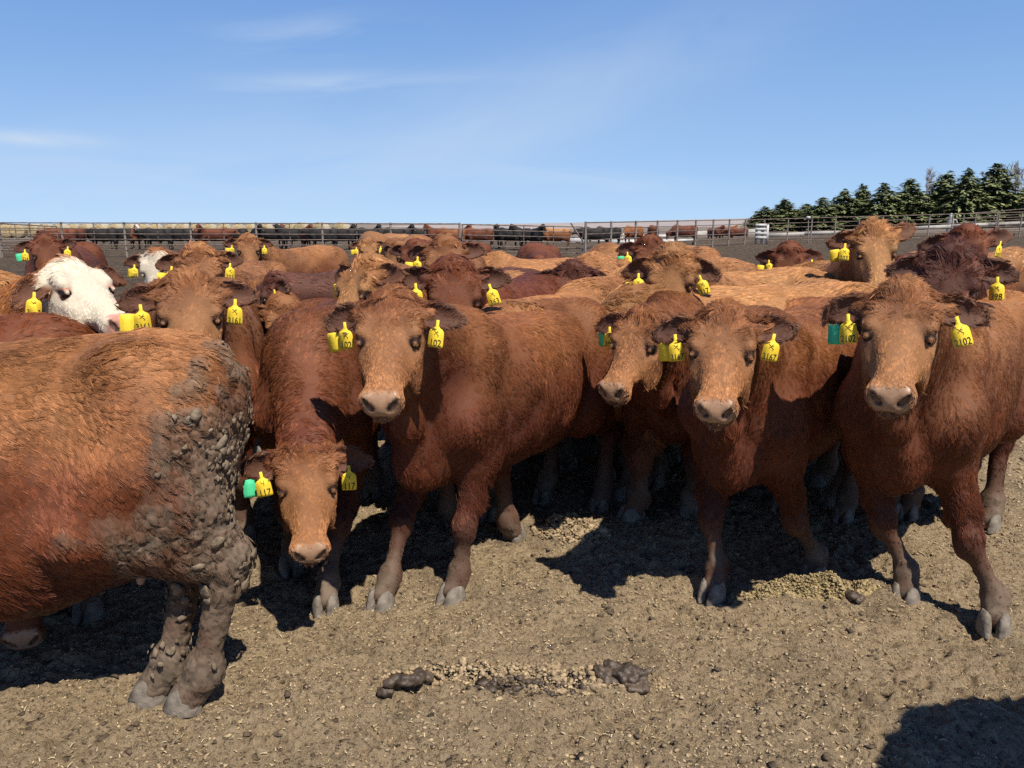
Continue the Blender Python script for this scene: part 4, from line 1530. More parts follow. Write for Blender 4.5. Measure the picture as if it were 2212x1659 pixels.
# round bales behind the left fence
def bale_meshes():
    m, n, l, b = new_mat('straw_bale')
    tc = n.new('ShaderNodeTexCoord')
    w = n.new('ShaderNodeTexWave'); w.wave_type = 'RINGS'; w.rings_direction = 'Y'; w.inputs['Scale'].default_value = 3.2; w.inputs['Distortion'].default_value = 3; w.inputs['Detail'].default_value = 3
    l.new(tc.outputs['Object'], w.inputs['Vector'])
    t = n.new('ShaderNodeTexNoise'); t.inputs['Scale'].default_value = 12; l.new(tc.outputs['Object'], t.inputs['Vector'])
    a = n.new('ShaderNodeMath'); a.operation = 'ADD'; l.new(w.outputs[1], a.inputs[0]); l.new(t.outputs[0], a.inputs[1])
    r = ramp(n, [(.3, (.22, .155, .075)), (.6, (.42, .33, .18)), (1.0, (.55, .45, .27))])
    hf = n.new('ShaderNodeMath'); hf.operation = 'MULTIPLY'; hf.inputs[1].default_value = .55; l.new(a.outputs[0], hf.inputs[0])
    l.new(hf.outputs[0], r.inputs[0]); l.new(r.outputs[0], b.inputs['Base Color']); b.inputs['Roughness'].default_value = .9
    net = noise_mat('net_wrap', [(.35, (.30, .25, .165)), (.65, (.42, .37, .27))], 6, .7)
    out = []
    for sd in range(3):
        rr = np.random.default_rng(sd)
        n_ = 28
        th = np.arange(n_) * 2 * math.pi / n_
        wob = 1 + .02 * rr.normal(0, 1, n_)
        rings = []
        for (yy, k) in ((-.60, .0), (-.615, .5), (-.61, .86), (-.56, .98), (-.3, 1.0), (.3, 1.0), (.56, .98), (.61, .86), (.615, .5), (.60, .0)):
            rings.append(np.stack([np.cos(th) * .75 * k * wob, np.full(n_, yy) + rr.normal(0, .012, n_), np.sin(th) * .75 * k * wob * .96 + .72], 1))
        V = np.concatenate(rings)
        F = np.array([[i * n_ + k, i * n_ + (k + 1) % n_, (i + 1) * n_ + (k + 1) % n_, (i + 1) * n_ + k] for i in range(9) for k in range(n_)])
        ends = (F[:, 0] // n_ < 3) | (F[:, 0] // n_ > 5)
        core = mesh_np('straw_core', V, F); core.materials.append(m)
        rg2 = []
        for (yy, k) in ((-.57, 1.012), (-.3, 1.02), (0, 1.02), (.3, 1.02), (.57, 1.012)):
            rg2.append(np.stack([np.cos(th) * .75 * k * wob, np.full(n_, yy), np.sin(th) * .75 * k * wob * .96 + .72], 1))
        W = np.concatenate(rg2)
        F2 = np.array([[i * n_ + k, i * n_ + (k + 1) % n_, (i + 1) * n_ + (k + 1) % n_, (i + 1) * n_ + k] for i in range(4) for k in range(n_)])
        wrp = mesh_np('net_wrap', W, F2); wrp.materials.append(net)
        out.append((core, wrp))
    return out


BALES = bale_meshes()


def bale(u, Y, z, rz, label, i):
    d = ray(u, 500); x = d[0] / d[1] * Y
    r = empty('hay_bale', (x, Y, z), rz)
    tag(r, label, 'hay bale', 'round hay bales lined up behind the left fence')
    link('straw_core', BALES[i % 3][0], None, r)
    link('net_wrap', BALES[i % 3][1], None, r)


rb = random.Random(5)
ORD = 'first second third fourth fifth sixth seventh eighth ninth tenth eleventh twelfth thirteenth fourteenth fifteenth sixteenth seventeenth eighteenth nineteenth twentieth twenty-first twenty-second twenty-third'.split()
for i in range(23):
    u_ = -15 + i * 29.5 + rb.uniform(-3, 3)
    bale(u_, 84 + rb.uniform(-1.2, 1.2), gz(-20, 84) + .02, rb.uniform(-.25, .25), 'round straw bale in the row behind the left fence, %s from the left end' % ORD[i], i)
for u_, lb in ((655, 'left one of the three taller straw bales right of the row'), (693, 'middle one of the three taller straw bales right of the row'), (738, 'right one of the three taller straw bales, white wrap on its side')):
    bale(u_, 76, gz(-18, 76) + .16, -.30, lb, int(u_))

# ----------------------------------------------------------------------------------------------
# fences
# ----------------------------------------------------------------------------------------------
def fence(name, cat, label, pts, zt, zb, rails, post_r=.05, rail_r=.024, post_ext=.05, thin=None, mat='pipe', pmat='postpaint', group=None):
    """pts: ground points (x, y) of the posts; zt / zb: rail top and bottom heights in world z for every post"""
    c = np.mean(np.asarray(pts), 0)
    root = empty(name, (c[0], c[1], gz(c[0], c[1])))
    tag(root, label, cat, group)
    o = np.array(root.location)
    for i, (p, a, b) in enumerate(zip(pts, zt, zb)):
        mb = MB()
        th = thin and thin[i]
        g = gz(p[0], p[1]) - .1
        lo = b - .02 if th else min(g, b - .15)
        mb.tube([np.array([p[0], p[1], lo]) - o, np.array([p[0], p[1], a + (0 if th else post_ext)]) - o], .020 if th else post_r, 8)
        link('upright' if th else 'post', mb.mesh('post'), M[pmat if not th else mat], root)
    solid = [i for i in range(len(pts)) if not (thin and thin[i])]
    rr = random.Random(len(pts))
    for i, j in zip(solid[:-1], solid[1:]):
        for k in range(rails):
            f = k / (rails - 1)
            za, zc = zt[i] + (zb[i] - zt[i]) * f, zt[j] + (zb[j] - zt[j]) * f
            mb = MB()
            off = np.array([0, -post_r * .8, 0])
            pa, pc = np.array([pts[i][0], pts[i][1], za]), np.array([pts[j][0], pts[j][1], zc])
            mid = (pa + pc) / 2 + np.array([0, 0, rr.uniform(-.018, .006) if k else 0])
            mb.tube([pa + off - o, mid + off - o, pc + off - o], rail_r * (1.25 if k == 0 else 1), 6)
            link('rail', mb.mesh('rail'), M[mat], root)
    return root


def uY(u, Y):
    return ((u - 1106) / FPX * Y, Y)


def zv(v, Y):
    return float(at_depth(1106, v, Y)[2])


YF = 36.0
lu = [19, 85, 152, 220, 285, 355, 425, 495, 564, 635, 704, 777, 849, 922, 995]
fence('pipe_fence', 'fence', 'long rusty six rail pipe fence across the left background', [uY(u, YF) for u in lu], [zv(481 + (u / 1000) * 2.5, YF) for u in lu], [zv(540 + (u / 1000) * 1.5, YF) for u in lu], 6, thin=[i % 2 == 1 for i in range(len(lu))])
fence('pipe_fence', 'fence', 'stub of pipe fence at the extreme left edge beyond the corner post', [uY(-150, YF), uY(-60, YF), uY(16, YF - .1)], [zv(482, YF)] * 3, [zv(540, YF)] * 3, 6)
gu = [1001, 1067, 1131, 1194, 1256]
fence('pen_gate', 'gate', 'closed six rail pipe gate sagging to the right in the mid background', [uY(u, 35.6) for u in gu], [zv(484.5 + (u - 1001) / 255 * 6, 35.6) for u in gu], [zv(542 + (u - 1001) / 255 * 5.5, 35.6) for u in gu], 6, post_r=.028, post_ext=0, thin=[False, True, True, True, False], pmat='pipe')
mb = MB(); p0, p1 = at_depth(1233, 482, 35.4), at_depth(1259, 521, 35.4)
mb.tube([p0, p1], .035, 8)
o_ = link('gate_latch_bar', mb.mesh('gate_latch_bar'), M['pipe']); tag(o_, 'loose pipe leaning diagonally against the right end of the closed gate', 'pipe')
ru = [1262, 1316, 1368, 1414, 1456, 1495, 1532, 1566, 1600]
ry = [35 + 14 * i / 8 for i in range(9)]
rp = [uY(u, y) for u, y in zip(ru, ry)]
fence('pipe_fence', 'fence', 'receding pipe fence right of the gate in front of the grey field', rp, [zv(481 - 6.5 * (u - 1262) / 338, y) for u, y in zip(ru, ry)], [zv(543 - 19 * (u - 1262) / 338, y) for u, y in zip(ru, ry)], 6, post_r=.055)
fu = [1600, 1640, 1690, 1740, 1790, 1840, 1890, 1940, 1988, 2037, 2085, 2134, 2182, 2232]
fence('pipe_fence', 'fence', 'six rail pipe fence climbing to the right below the spruces', [uY(u, 50) for u in fu], [zv(475 - (u - 1600) * .0285, 50) for u in fu], [zv(521 - (u - 1600) * .0215, 50) for u in fu], 6, post_r=.045, post_ext=.03)
f2 = [2060, 2130, 2200, 2260]
fence('pipe_fence', 'fence', 'second pipe fence slanting up at the right edge behind the first', [uY(u, 57) for u in f2], [zv(462 - (u - 2060) * .085, 57) for u in f2], [zv(497 - (u - 2060) * .02, 57) for u in f2], 5, post_r=.045, post_ext=.03)
# folded gate panel leaning inside the left corner
lg = [22, 54, 84, 116, 142]
fence('leaning_gate', 'gate', 'old gate panel leaning behind the left corner post', [uY(u, 38 + i * .8) for i, u in enumerate(lg)], [zv(483 + i * 1.6, 38 + i * .8) for i in range(5)], [zv(536 - i * 2, 38 + i * .8) for i in range(5)], 5, post_r=.022, post_ext=0, thin=[False, True, True, True, False], pmat='pipe')
# sign board and white panels of the chute by the right hand fence corner
ro = empty('chute_gate', at_depth(1645, 524, 48.5)); tag(ro, 'white painted chute gate beside the fence corner left of the spruces', 'chute gate')
for i, (u0, u1) in enumerate(((1631, 1636), (1644, 1648), (1655, 1660))):
    mb = MB(); a, b = at_depth((u0 + u1) / 2, 528, 48.5), at_depth((u0 + u1) / 2, 485, 48.5)
    mb.box((a + b) / 2 - np.array(ro.location), (.13, .08, b[2] - a[2])); link('post', mb.mesh('post', False), M['whiteplastic'], ro)
for k in range(4):
    mb = MB(); a, b = at_depth(1632, 487 + k * 9, 48.4), at_depth(1656, 486 + k * 9, 48.4)
    mb.box((a + b) / 2 - np.array(ro.location), (b[0] - a[0], .04, .17)); link('board', mb.mesh('board', False), M['whiteplastic'], ro)
ro = empty('sign_post', at_depth(1746, 528, 49.5)); tag(ro, 'thin post with a small white box on top of the right hand fence', 'post')
mb = MB(); a, b = at_depth(1746, 528, 49.5), at_depth(1746, 470, 49.5)
mb.tube([a - np.array(ro.location), b - np.array(ro.location)], .03); link('pole', mb.mesh('pole'), M['postpaint'], ro)
mb = MB(); mb.box(b - np.array(ro.location), (.22, .15, .16)); link('box', mb.mesh('box', False), M['whiteplastic'], ro)
ro = empty('pump', at_depth(2052, 492, 72)); tag(ro, 'grey standing pump with white cap under the tallest spruces', 'pump')
mb = MB(); mb.tube([(0, 0, -.6), (0, 0, .4), (0, 0, 1.0)], [.30, .30, .20], 12); link('body', mb.mesh('body'), M['concrete'], ro)
mb = MB(); mb.tube([(0, 0, 1.0), (0, 0, 1.2), (0, 0, 1.3)], [.16, .17, .06], 10); link('cap', mb.mesh('cap'), M['whiteplastic'], ro)
mb = MB(); mb.tube([(.1, -.1, .7), (.4, -.2, .7), (.5, -.2, .4)], .06, 8); link('spout', mb.mesh('spout'), M['whiteplastic'], ro)

# ----------------------------------------------------------------------------------------------
# trees
# ----------------------------------------------------------------------------------------------
M['bark'] = noise_mat('bark', [(.3, (.07, .055, .042)), (.7, (.16, .13, .10))], 4, .9)
M['needle'] = noise_mat('spruce_needles', [(.30, (.060, .078, .032)), (.5, (.15, .175, .072)), (.72, (.29, .30, .125))], 1.3, .7)
M['needle_light'] = noise_mat('light_spruce_needles', [(.30, (.09, .10, .032)), (.5, (.20, .21, .07)), (.72, (.30, .30, .12))], 1.3, .7)
M['twig'] = noise_mat('bare_twigs', [(.3, (.20, .165, .135)), (.7, (.33, .28, .24))], 2, .9)


def spruce_mesh(seed, H=8.0, W=2.3, droop=.25):
    rr = np.random.default_rng(seed)
    V, F, n = [], [], 0
    nl = 30
    for i in range(nl):
        f = (i + .5) / nl
        z = H * (.02 + .96 * f) + rr.normal(0, .10)
        rad = W * (1 - f ** 1.25) ** .95 * (1 - .25 * max(.12 - f, 0) / .12) * rr.uniform(.72, 1.2) + .12
        nb = int(6 + 12 * (1 - f))
        a0 = rr.uniform(0, 6.28)
        for k in range(nb):
            a = a0 + k * 6.283 / nb + rr.normal(0, .16)
            L = rad * rr.uniform(.5, 1.3)
            zb_ = z + rr.normal(0, .22)
            dr = -droop * L * rr.uniform(.4, 1.4) + .16 * f * L * 2
            d = np.array([math.cos(a), math.sin(a)])
            ns = max(int(L / .17), 3)
            for q in range(ns):
                t = (q + rr.uniform(.2, 1)) / ns
                t = .30 + .70 * t
                c = np.array([d[0] * L * t, d[1] * L * t, zb_ + dr * t * t + .10 * math.sin(t * 3) * L * .4])
                for w in range(3):
                    sz = rr.uniform(.30, .58) * (.6 + .4 * (1 - f))
                    b = a + rr.normal(0, .55)
                    e = np.array([math.cos(b) * .8, math.sin(b) * .8, -.30 + rr.normal(0, .30)]); e /= np.linalg.norm(e)
                    sd = np.array([-math.sin(b), math.cos(b), rr.normal(0, .35)]); sd /= np.linalg.norm(sd)
                    cc = c + rr.normal(0, .11, 3)
                    V += [cc - sd * sz * .34, cc + e * sz * 1.1, cc + sd * sz * .34, cc - e * sz * .35 + np.array([0, 0, .05])]
                    F += [[n, n + 1, n + 2, n + 3]]
                    n += 4
    return mesh_np('crown', np.array(V), np.array(F), False)


SPR = [spruce_mesh(s_, 8, 2.35, d_) for s_, d_ in ((1, .22), (2, .3), (3, .18), (4, .26))]
mb = MB(); mb.tube([(0, 0, -.4), (0, 0, 3), (0, 0, 6), (0, 0, 8.1)], [.20, .15, .08, .02], 8); TRK = mb.mesh('trunk'); TRK.materials.append(M['bark'])
SPR_L = SPR[1].copy(); SPR_L.materials.append(M['needle_light'])
for m_ in SPR: m_.materials.append(M['needle'])
spr = [(1640, 447, 30, 'small spruce at the left end of the evergreen row'), (1680, 431, 36, 'round topped spruce, second from the left end of the row'), (1727, 441, 34, 'low spruce in the dip of the row behind the white post box'),
       (1760, 426, 32, 'dark pointed spruce right of the low dip in the row'), (1804, 411, 34, 'narrow topped spruce left of the tag 203 cow head'), (1842, 401, 33, 'slim spruce directly above the tag 203 cow'),
       (1886, 397, 36, 'spruce with leader tip just right of the tag 203 cow'), (1940, 386, 42, 'broad spruce left of the pale bare tree'), (2016, 374, 46, 'wide twin topped spruce beside the bare tree'),
       (2060, 368, 40, 'tall spruce above the grey pump'), (2119, 356, 52, 'tallest and broadest spruce near the right edge'), (2198, 391, 40, 'light yellowish green spruce at the right edge')]
for i, (u, v, hw, lb) in enumerate(spr):
    Y = 92 - i * .6 + (i % 3) * 1.6
    x = (u - 1106) / FPX * Y
    zb = gz(min(x, 60), 50) + .3
    top = at_depth(u, v, Y)[2]
    H = top - zb
    w = hw / FPX * Y / 1.55
    r = empty('spruce_tree', (x, Y, zb), i * 1.3); tag(r, lb, 'tree', 'spruces in the row behind the right hand fence')
    sc_ = Matrix.Diagonal((w, w, H / 8.0, 1))
    link('trunk', TRK, None, r, sc_)
    link('crown', SPR_L if 'light' in lb else SPR[i % 4], None, r, sc_)


def bare_tree_mesh(seed, H):
    rr = random.Random(seed)
    mb = MB()

    def br(p, d, L, r, lev):
        n = 4
        pts = [np.array(p)]
        for i in range(n):
            d = norm(np.array(d) + np.array([rr.gauss(0, .10), rr.gauss(0, .10), .05]))
            pts.append(pts[-1] + d * L / n)
        mb.tube(pts, np.maximum(np.linspace(r, r * .45, n + 1), .014), 4 if lev else 6, False)
        if lev < 4:
            for i in range(rr.randint(3, 5)):
                q = rr.uniform(.3, 1.0)
                k = min(int(q * n), n - 1)
                s = pts[k] + (pts[k + 1] - pts[k]) * (q * n - k)
                a = rr.uniform(0, 6.28)
                e = norm(d * 1.2 + np.array([math.cos(a), math.sin(a), .25]) * rr.uniform(.4, .8))
                br(s, e, L * rr.uniform(.45, .68), r * .5, lev + 1)
    br((0, 0, -.3), (0, 0, 1), H * .42, H * .012, 0)
    return mb


for (u, v, Y, sd, lb) in ((1984, 352, 104, 3, 'pale bare tree rising behind the broad spruce'), (2092, 368, 104, 5, 'bare tree top showing left of the tallest spruce'), (2168, 346, 100, 7, 'bare tree right of the tallest spruce'), (2206, 345, 103, 9, 'bare tree at the extreme right edge behind the light spruce')):
    x = (u - 1106) / FPX * Y
    zb = gz(min(x, 60), 50) + .2
    H = (at_depth(u, v, Y)[2] - zb) * 1.0
    r = empty('bare_tree', (x, Y, zb)); tag(r, lb, 'tree', 'bare trees behind the spruces')
    bm_ = bare_tree_mesh(sd, H).mesh('trunk')
    co_ = np.empty(len(bm_.vertices) * 3, np.float32); bm_.vertices.foreach_get('co', co_)
    k_ = H / co_[2::3].max()
    link('trunk', bm_, M['twig'], r, Matrix.Scale(k_, 4))

# ----------------------------------------------------------------------------------------------
# cattle
# ----------------------------------------------------------------------------------------------
NEAR = 230000
def T(t=None, side=1, **k): return dict(t=t, side=side, **k)
def LT(t): return [T(t, 1), T(t, -1), T(None, -1, l=.85, back=.035)]
# front row ------------------------------------------------------------------------------------
cow(org_at=(-1.77, 2.38, .95), yaw=193, hyaw=200, pitch=50, coat='red', seed=11, scale=1.03, hair=351000, rad=.0007, fat=1.05, belly=.16, hock=.145, dirt=1.0, clods=420, bleach=1.05,
    feet_px={'hl': (412, 1528), 'hr': (338, 1508)}, feet={'fl': (.5, .15), 'fr': (.45, -.15)}, shag=1.15, res=.0085, tail=False, udder=True,
    label='rust coloured cow in profile at the left edge, hind leg caked with mud clods')
cow(u=660, v=968, Y=2.76, yaw=-84, hyaw=-76, pitch=52, coat='mahogany', seed=12, fat=.93, hair=310500, bleach=.45, feet_px={'fl': (705, 1318)}, ear=((.25, .2), (.1, .0)), scale=.98, face_gold=1,
    tags=[T('117', 1), T('117', -1), T(None, -1, c='green', l=.75, back=.035)], label='dark red cow lowering its head to the mud, tags reading 117')
cow(u=847, v=650, Y=2.72, yaw=-122, hyaw=-93, pitch=43, coat='mahogany', seed=3, fat=.93, hair=351000, feet_px={'fl': (980, 1300), 'fr': (828, 1312)}, ear=((.12, .1), (.25, .1)),
    tags=LT('102'), label='red cow standing front and centre, head up, tags reading 102')
cow(u=1392, v=684, Y=3.45, yaw=-95, hyaw=-130, pitch=40, coat='mahogany', seed=14, fat=.93, hair=229500, scale=1.0, ear=((.1, .1), (.15, .3)), shag=1.2, rad=.00065,
    tags=[T('391', -1, l=.45), T(None, -1, c='green', l=.8, back=.035)], label='curly polled red cow looking left between tags 102 and 3167, green tag')
cow(u=1565, v=684, Y=2.72, yaw=-128, hyaw=-109, pitch=44, coat='mahogany', seed=15, fat=.93, hair=351000, feet_px={'fr': (1540, 1292), 'fl': (1758, 1255)}, ear=((.05, .25), (.3, .2)),
    tags=[T('3167', 1), T('3167', -1), T(None, -1, l=.8, back=.035)], shag=1.1, label='red cow in the front row with yellow tags reading 3167')
cow(u=1952, v=636, Y=2.62, yaw=-130, hyaw=-119, pitch=44, coat='red', seed=16, fat=.93, hair=378000, scale=1.05, feet_px={'fr': (1955, 1302), 'fl': (2146, 1362)}, ear=((.1, .15), (.25, .05)), bleach=1.15,
    tags=[T('2102', 1, tilt=18), T('2102', -1), T(None, -1, c='green', l=.8, back=.035)], label='large red cow at the right edge with tags reading 2102')
cow(u=48, v=1155, Y=2.75, yaw=-92, hyaw=-70, pitch=52, coat='dark', seed=17, hair=81000, rad=.001, label='cow nosing the mud in the shadow below the muddy profile cow', tags=())
# second row -----------------------------------------------------------------------------------
cow(u=405, v=612, Y=3.05, yaw=-70, hyaw=-67, pitch=52, coat='red', seed=18, hair=202500, rad=.00065, scale=1.06, ear=((.05, .2), (.1, .1)), tags=[T('3161', 1), T('3161', -1), T(None, -1, l=.8, back=.035)], bleach=.9,
    label='reddish cow peering over the muddy profile cow, tags reading 3161')
cow(u=146, v=577, Y=3.3, yaw=-12, hyaw=-30, pitch=23, coat='hereford', seed=19, hair=202500, rad=.00065, scale=1.02, nose=(.52, .27, .21), ear=((.1, .0), (.3, -1.2)), tags=[T('3217', -1, turn=-40), T(None, -1, l=.75, back=.02, turn=-70)],
    label='white faced cow with pink nose facing right, tag reading 3217')
cow(u=790, v=572, Y=3.65, yaw=-105, hyaw=-132, pitch=44, coat='gold', seed=20, hair=148500, rad=.0008, scale=1.06, ear=((.0, .4), (.1, .2)), tags=[T(None, -1)], label='golden brown cow with head turned left right behind tag 102')
cow(u=980, v=580, Y=3.55, yaw=-112, hyaw=-80, pitch=60, coat='dark', seed=21, hair=148500, rad=.0008, scale=1.06, ear=((.0, .2), (.0, .1)), tags=[T('363', 1, tilt=14), T('363', -1), ], bleach=.6, face_gold=1,
    label='dark red cow behind tag 102 with pale ear rims, tag reading 363')
cow(u=612, v=662, Y=4.7, yaw=-60, hyaw=-78, pitch=66, coat='red', seed=22, hair=108000, rad=.0008, ear=((.1, .1), (.1, .1)), tags=[T('215', -1)], label='low red cow head seen from above between tag 3161 and the back of tag 117')
cow(u=1390, v=590, Y=5.15, yaw=56, hyaw=40, pitch=40, coat='red', seed=23, hair=175500, rad=.0009, bleach=1.3, feet={}, label='golden backed cow standing rump first behind tag 102', tags=())
cow(u=1452, v=553, Y=4.05, yaw=-125, hyaw=-107, pitch=64, coat='gold', seed=24, hair=148500, rad=.0008, scale=1.06, ear=((.45, .1), (.35, .1)), tags=[T('317', 1, tilt=20), T('317', -1), T(None, -1, l=.85, back=.03)],
    label='golden faced cow with drooping ears, tags reading 317')
cow(org_at=(1.25, 4.25, .95), yaw=190, hyaw=195, pitch=50, coat='gold', seed=25, hair=121500, rad=.0009, scale=1.06, label='pale golden back seen between tags 3167 and 2102', tags=(), shag=1.2)
cow(org_at=(1.35, 5.15, .95), yaw=186, hyaw=190, pitch=50, coat='gold', seed=26, hair=94500, rad=.0011, scale=1.07, label='golden back behind the first one, right of tag 317', tags=(), shag=1.2)
cow(u=2062, v=552, Y=3.5, yaw=-118, hyaw=-122, pitch=58, roll=-8, coat='plum', seed=27, hair=162000, rad=.0008, scale=1.08, ear=((.0, .0), (.3, .2)), shag=1.35, bleach=.6, tags=[T('398', 1), T(None, -1, c='white', l=.8)],
    label='dark purplish cow behind tag 2102, shaggy poll, tag reading 398')
cow(u=1890, v=496, Y=4.75, yaw=-102, hyaw=-97, pitch=55, roll=6, coat='gold', seed=28, hair=135000, rad=.0009, scale=1.08, ear=((-.35, .2), (.2, .1)), shag=1.2, tags=[T('203', -1), T(None, -1, l=.8, back=.03)],
    label='orange cow with head high and one ear up, tag reading 203')
cow(u=2090, v=505, Y=5.1, yaw=-110, hyaw=-115, pitch=60, coat='dark', seed=29, hair=94500, rad=.0010, scale=1.10, ear=((-.3, .1), (.2, .2)), tags=[T(None, -1, c='green', l=.8), T('287', 1, turn=60)], bleach=.6,
    label='dark red cow with raised ear behind the purplish tag 398 cow')
# third row ------------------------------------------------------------------------------------
cow(u=430, v=545, Y=4.9, yaw=-88, hyaw=-62, pitch=58, coat='red', seed=30, hair=94500, rad=.0010, scale=1.06, shag=1.3, ear=((.1, .1), (.15, .1)), tags=[T('201', 1), T('201', -1), T(None, -1, l=.8, back=.035)], bleach=1.3,
    label='curly polled red cow behind tag 3161, tag reading 201')
cow(u=334, v=550, Y=6.3, yaw=-75, hyaw=-86, pitch=66, coat='hereford', seed=31, hair=54000, rad=.0012, scale=1.03, tags=[T('188', -1), T(None, -1, l=.8, back=.035)], label='small white faced cow half hidden behind the ear of tag 201')
cow(u=97, v=520, Y=7.4, yaw=-70, hyaw=-60, pitch=60, coat='dark', seed=32, hair=60750, rad=.0015, scale=1.07, tags=[T('224', 1), T('224', -1), T(None, -1, c='green', l=.8, back=.035)], ear=((-.1, .1), (.1, .1)), face_gold=1,
    label='dark red cow alone at the far left facing the camera, tags reading 224')
cow(org_at=(-4.05, 5.0, .9), yaw=178, hyaw=180, pitch=50, coat='gold', seed=33, hair=94500, rad=.0010, scale=1.07, shag=1.3, label='golden shaggy rump at the left edge behind the white faced cow', tags=())
cow(u=588, v=604, Y=5.0, yaw=-160, hyaw=-148, pitch=42, coat='plum', seed=35, hair=81000, rad=.0010, scale=1.05, ear=((.0, .1), (.1, .0)), tags=[T('211', 1, turn=50)], label='dark purplish cow looking left behind tag 117, tag reading 211')
cow(u=535, v=516, Y=8.5, yaw=238, hyaw=-72, pitch=62, coat='red', seed=37, hair=81000, rad=.0016, scale=1.0, nyaw=40, bleach=1.2, tags=[T('910', 1), T('919', -1), T(None, -1, l=.8, back=.035)], label='red cow side on near the fence, head turned to the camera, body to the right')
cow(u=960, v=528, Y=5.2, yaw=-85, hyaw=-97, pitch=60, coat='red', seed=38, hair=81000, rad=.0010, scale=1.10, bleach=.8, tags=[T('256', -1), T(None, -1, l=.85, back=.035)], ear=((-.2, .1), (.1, .1)), label='red cow directly behind tag 363, tag reading 256')
cow(u=795, v=522, Y=11.5, yaw=-100, hyaw=-72, pitch=62, coat='gold', seed=39, hair=33750, rad=.002, scale=1.08, tags=[T('40', 1), T('41', -1), T(None, -1, l=.8, back=.035)], label='small golden cow near the fence above the golden brown cow')
cow(u=858, v=532, Y=8.6, yaw=-75, hyaw=-130, pitch=55, coat='red', seed=40, hair=47250, rad=.0016, scale=1.07, tags=[T('377', 1), T(None, 1, c='green', l=.8, back=.035)], label='red cow with green tag left of tag 256')
cow(u=893, v=530, Y=7.6, yaw=-105, hyaw=-105, pitch=62, coat='dark', seed=41, hair=47250, rad=.0016, scale=1.06, label='dark faced cow between the green tagged cow and tag 256', tags=())
cow(org_at=(.35, 5.9, .85), yaw=181, hyaw=180, pitch=55, coat='red', seed=42, hair=81000, rad=.0011, scale=.98, bleach=1.4, label='golden topped back right of tag 363', tags=())
cow(u=1235, v=584, Y=5.0, yaw=-100, hyaw=-95, pitch=62, coat='plum', seed=43, hair=94500, rad=.0010, scale=1.03, shag=1.5, ear=((.1, .0), (.1, .0)), tags=[T(None, -1)], label='purplish cow head with tousled poll among the backs in the centre')
cow(u=1165, v=560, Y=8.6, yaw=-95, hyaw=-80, pitch=50, coat='dark', seed=44, hair=33750, rad=.0018, scale=1.0, label='dark back low behind the golden topped back in the centre', tags=())
cow(org_at=(.30, 7.3, .9), yaw=198, hyaw=200, pitch=50, coat='red', seed=45, hair=60750, rad=.0015, scale=1.0, bleach=1.4, label='golden rump behind the tousled purplish head', tags=())
cow(u=1345, v=578, Y=6.1, yaw=-110, hyaw=-95, pitch=62, coat='red', seed=46, hair=54000, rad=.0011, scale=1.0, label='red head with dark ear low between the golden rump and tag 317', tags=[T(None, -1)])
cow(u=1405, v=524, Y=6.2, yaw=-100, hyaw=-97, pitch=60, coat='dark', seed=47, hair=67500, rad=.0011, scale=1.09, shag=1.3, tags=[T('45', -1), T(None, -1, c='green', l=.8, back=.035)], label='dark red cow with shaggy poll and green tag above tag 317')
cow(org_at=(1.5, 8.6, .9), yaw=196, hyaw=200, pitch=50, coat='red', seed=48, hair=54000, rad=.0017, scale=1.02, bleach=1.4, label='golden rump with high tail head in front of the receding fence', tags=())
cow(org_at=(1.15, 6.3, .9), yaw=188, hyaw=190, pitch=50, coat='red', seed=49, hair=67500, rad=.0012, scale=1.05, bleach=1.3, label='golden red rump just right of tag 317', tags=())
cow(u=1706, v=540, Y=6.3, yaw=-112, hyaw=-106, pitch=68, coat='dark', seed=50, hair=67500, rad=.0011, scale=1.07, ear=((.1, .1), (.1, .1)), tags=[T('185', 1), T('186', -1, l=.4), T(None, -1, l=.8)], label='dark red cow seen over the golden back, left of tag 203')
cow(org_at=(5.1, 8.6, .95), yaw=4, hyaw=0, pitch=50, coat='gold', seed=51, hair=54000, rad=.0018, scale=.98, label='pale golden cow side on near the right edge behind tag 398', tags=())

# the far pen: whole animals a few pixels high, several coats and stances, mesh shared between copies ----------
def far_mesh(coat, seed, head, yawrel, pz):
    pr = R(head)
    dz = pz - 1.02
    reach = math.sqrt(.36 - min(dz * dz, .3))
    pl = np.array([.5 + reach * math.cos(yawrel * .5), reach * math.sin(yawrel * .5), pz])
    ps = Pose(pl, (math.cos(yawrel) * math.cos(pr), math.sin(yawrel) * math.cos(pr), -math.sin(pr)))
    F, ears = build_field(ps, .034, .020)
    V, Q = surface_nets(F)
    V = V.astype(np.float32)
    N = vert_normals(V, Q)
    fld = coat_fields(ps, V, N, dict(coat=coat, seed=seed, ears=ears))
    me = mesh_np('cow', V, Q)
    ca = me.attributes.new('coat_colour', 'FLOAT_COLOR', 'POINT')
    c4 = np.ones((len(V), 4), np.float32); c4[:, :3] = fld['col']
    ca.data.foreach_set('color', c4.ravel())
    me.attributes.new('wet', 'FLOAT', 'POINT').data.foreach_set('value', fld['wet'].astype(np.float32))
    me.materials.append(M['hide'])
    return me


FARM = {}
def far_cow(u, Y, yaw, coat, label, pose=0, s=1.0, dz=0.0):
    if coat == 'red': coat = 'dark'
    hd, yr, pz = ((35, 0.0, 1.12), (55, 1.1, 1.40), (55, -1.1, 1.40), (75, .2, .75))[pose]
    key = (coat, pose)
    if key not in FARM: FARM[key] = far_mesh(coat, 60 + len(FARM), hd, yr, pz)
    x, y = uY(u, Y)
    o = link('cow', FARM[key])
    o.location = (x, y, gz(x, y) + dz); o.rotation_euler = (0, 0, R(yaw)); o.scale = (s,) * 3
    tag(o, label, 'cow', 'cattle in the far pen behind the fence')


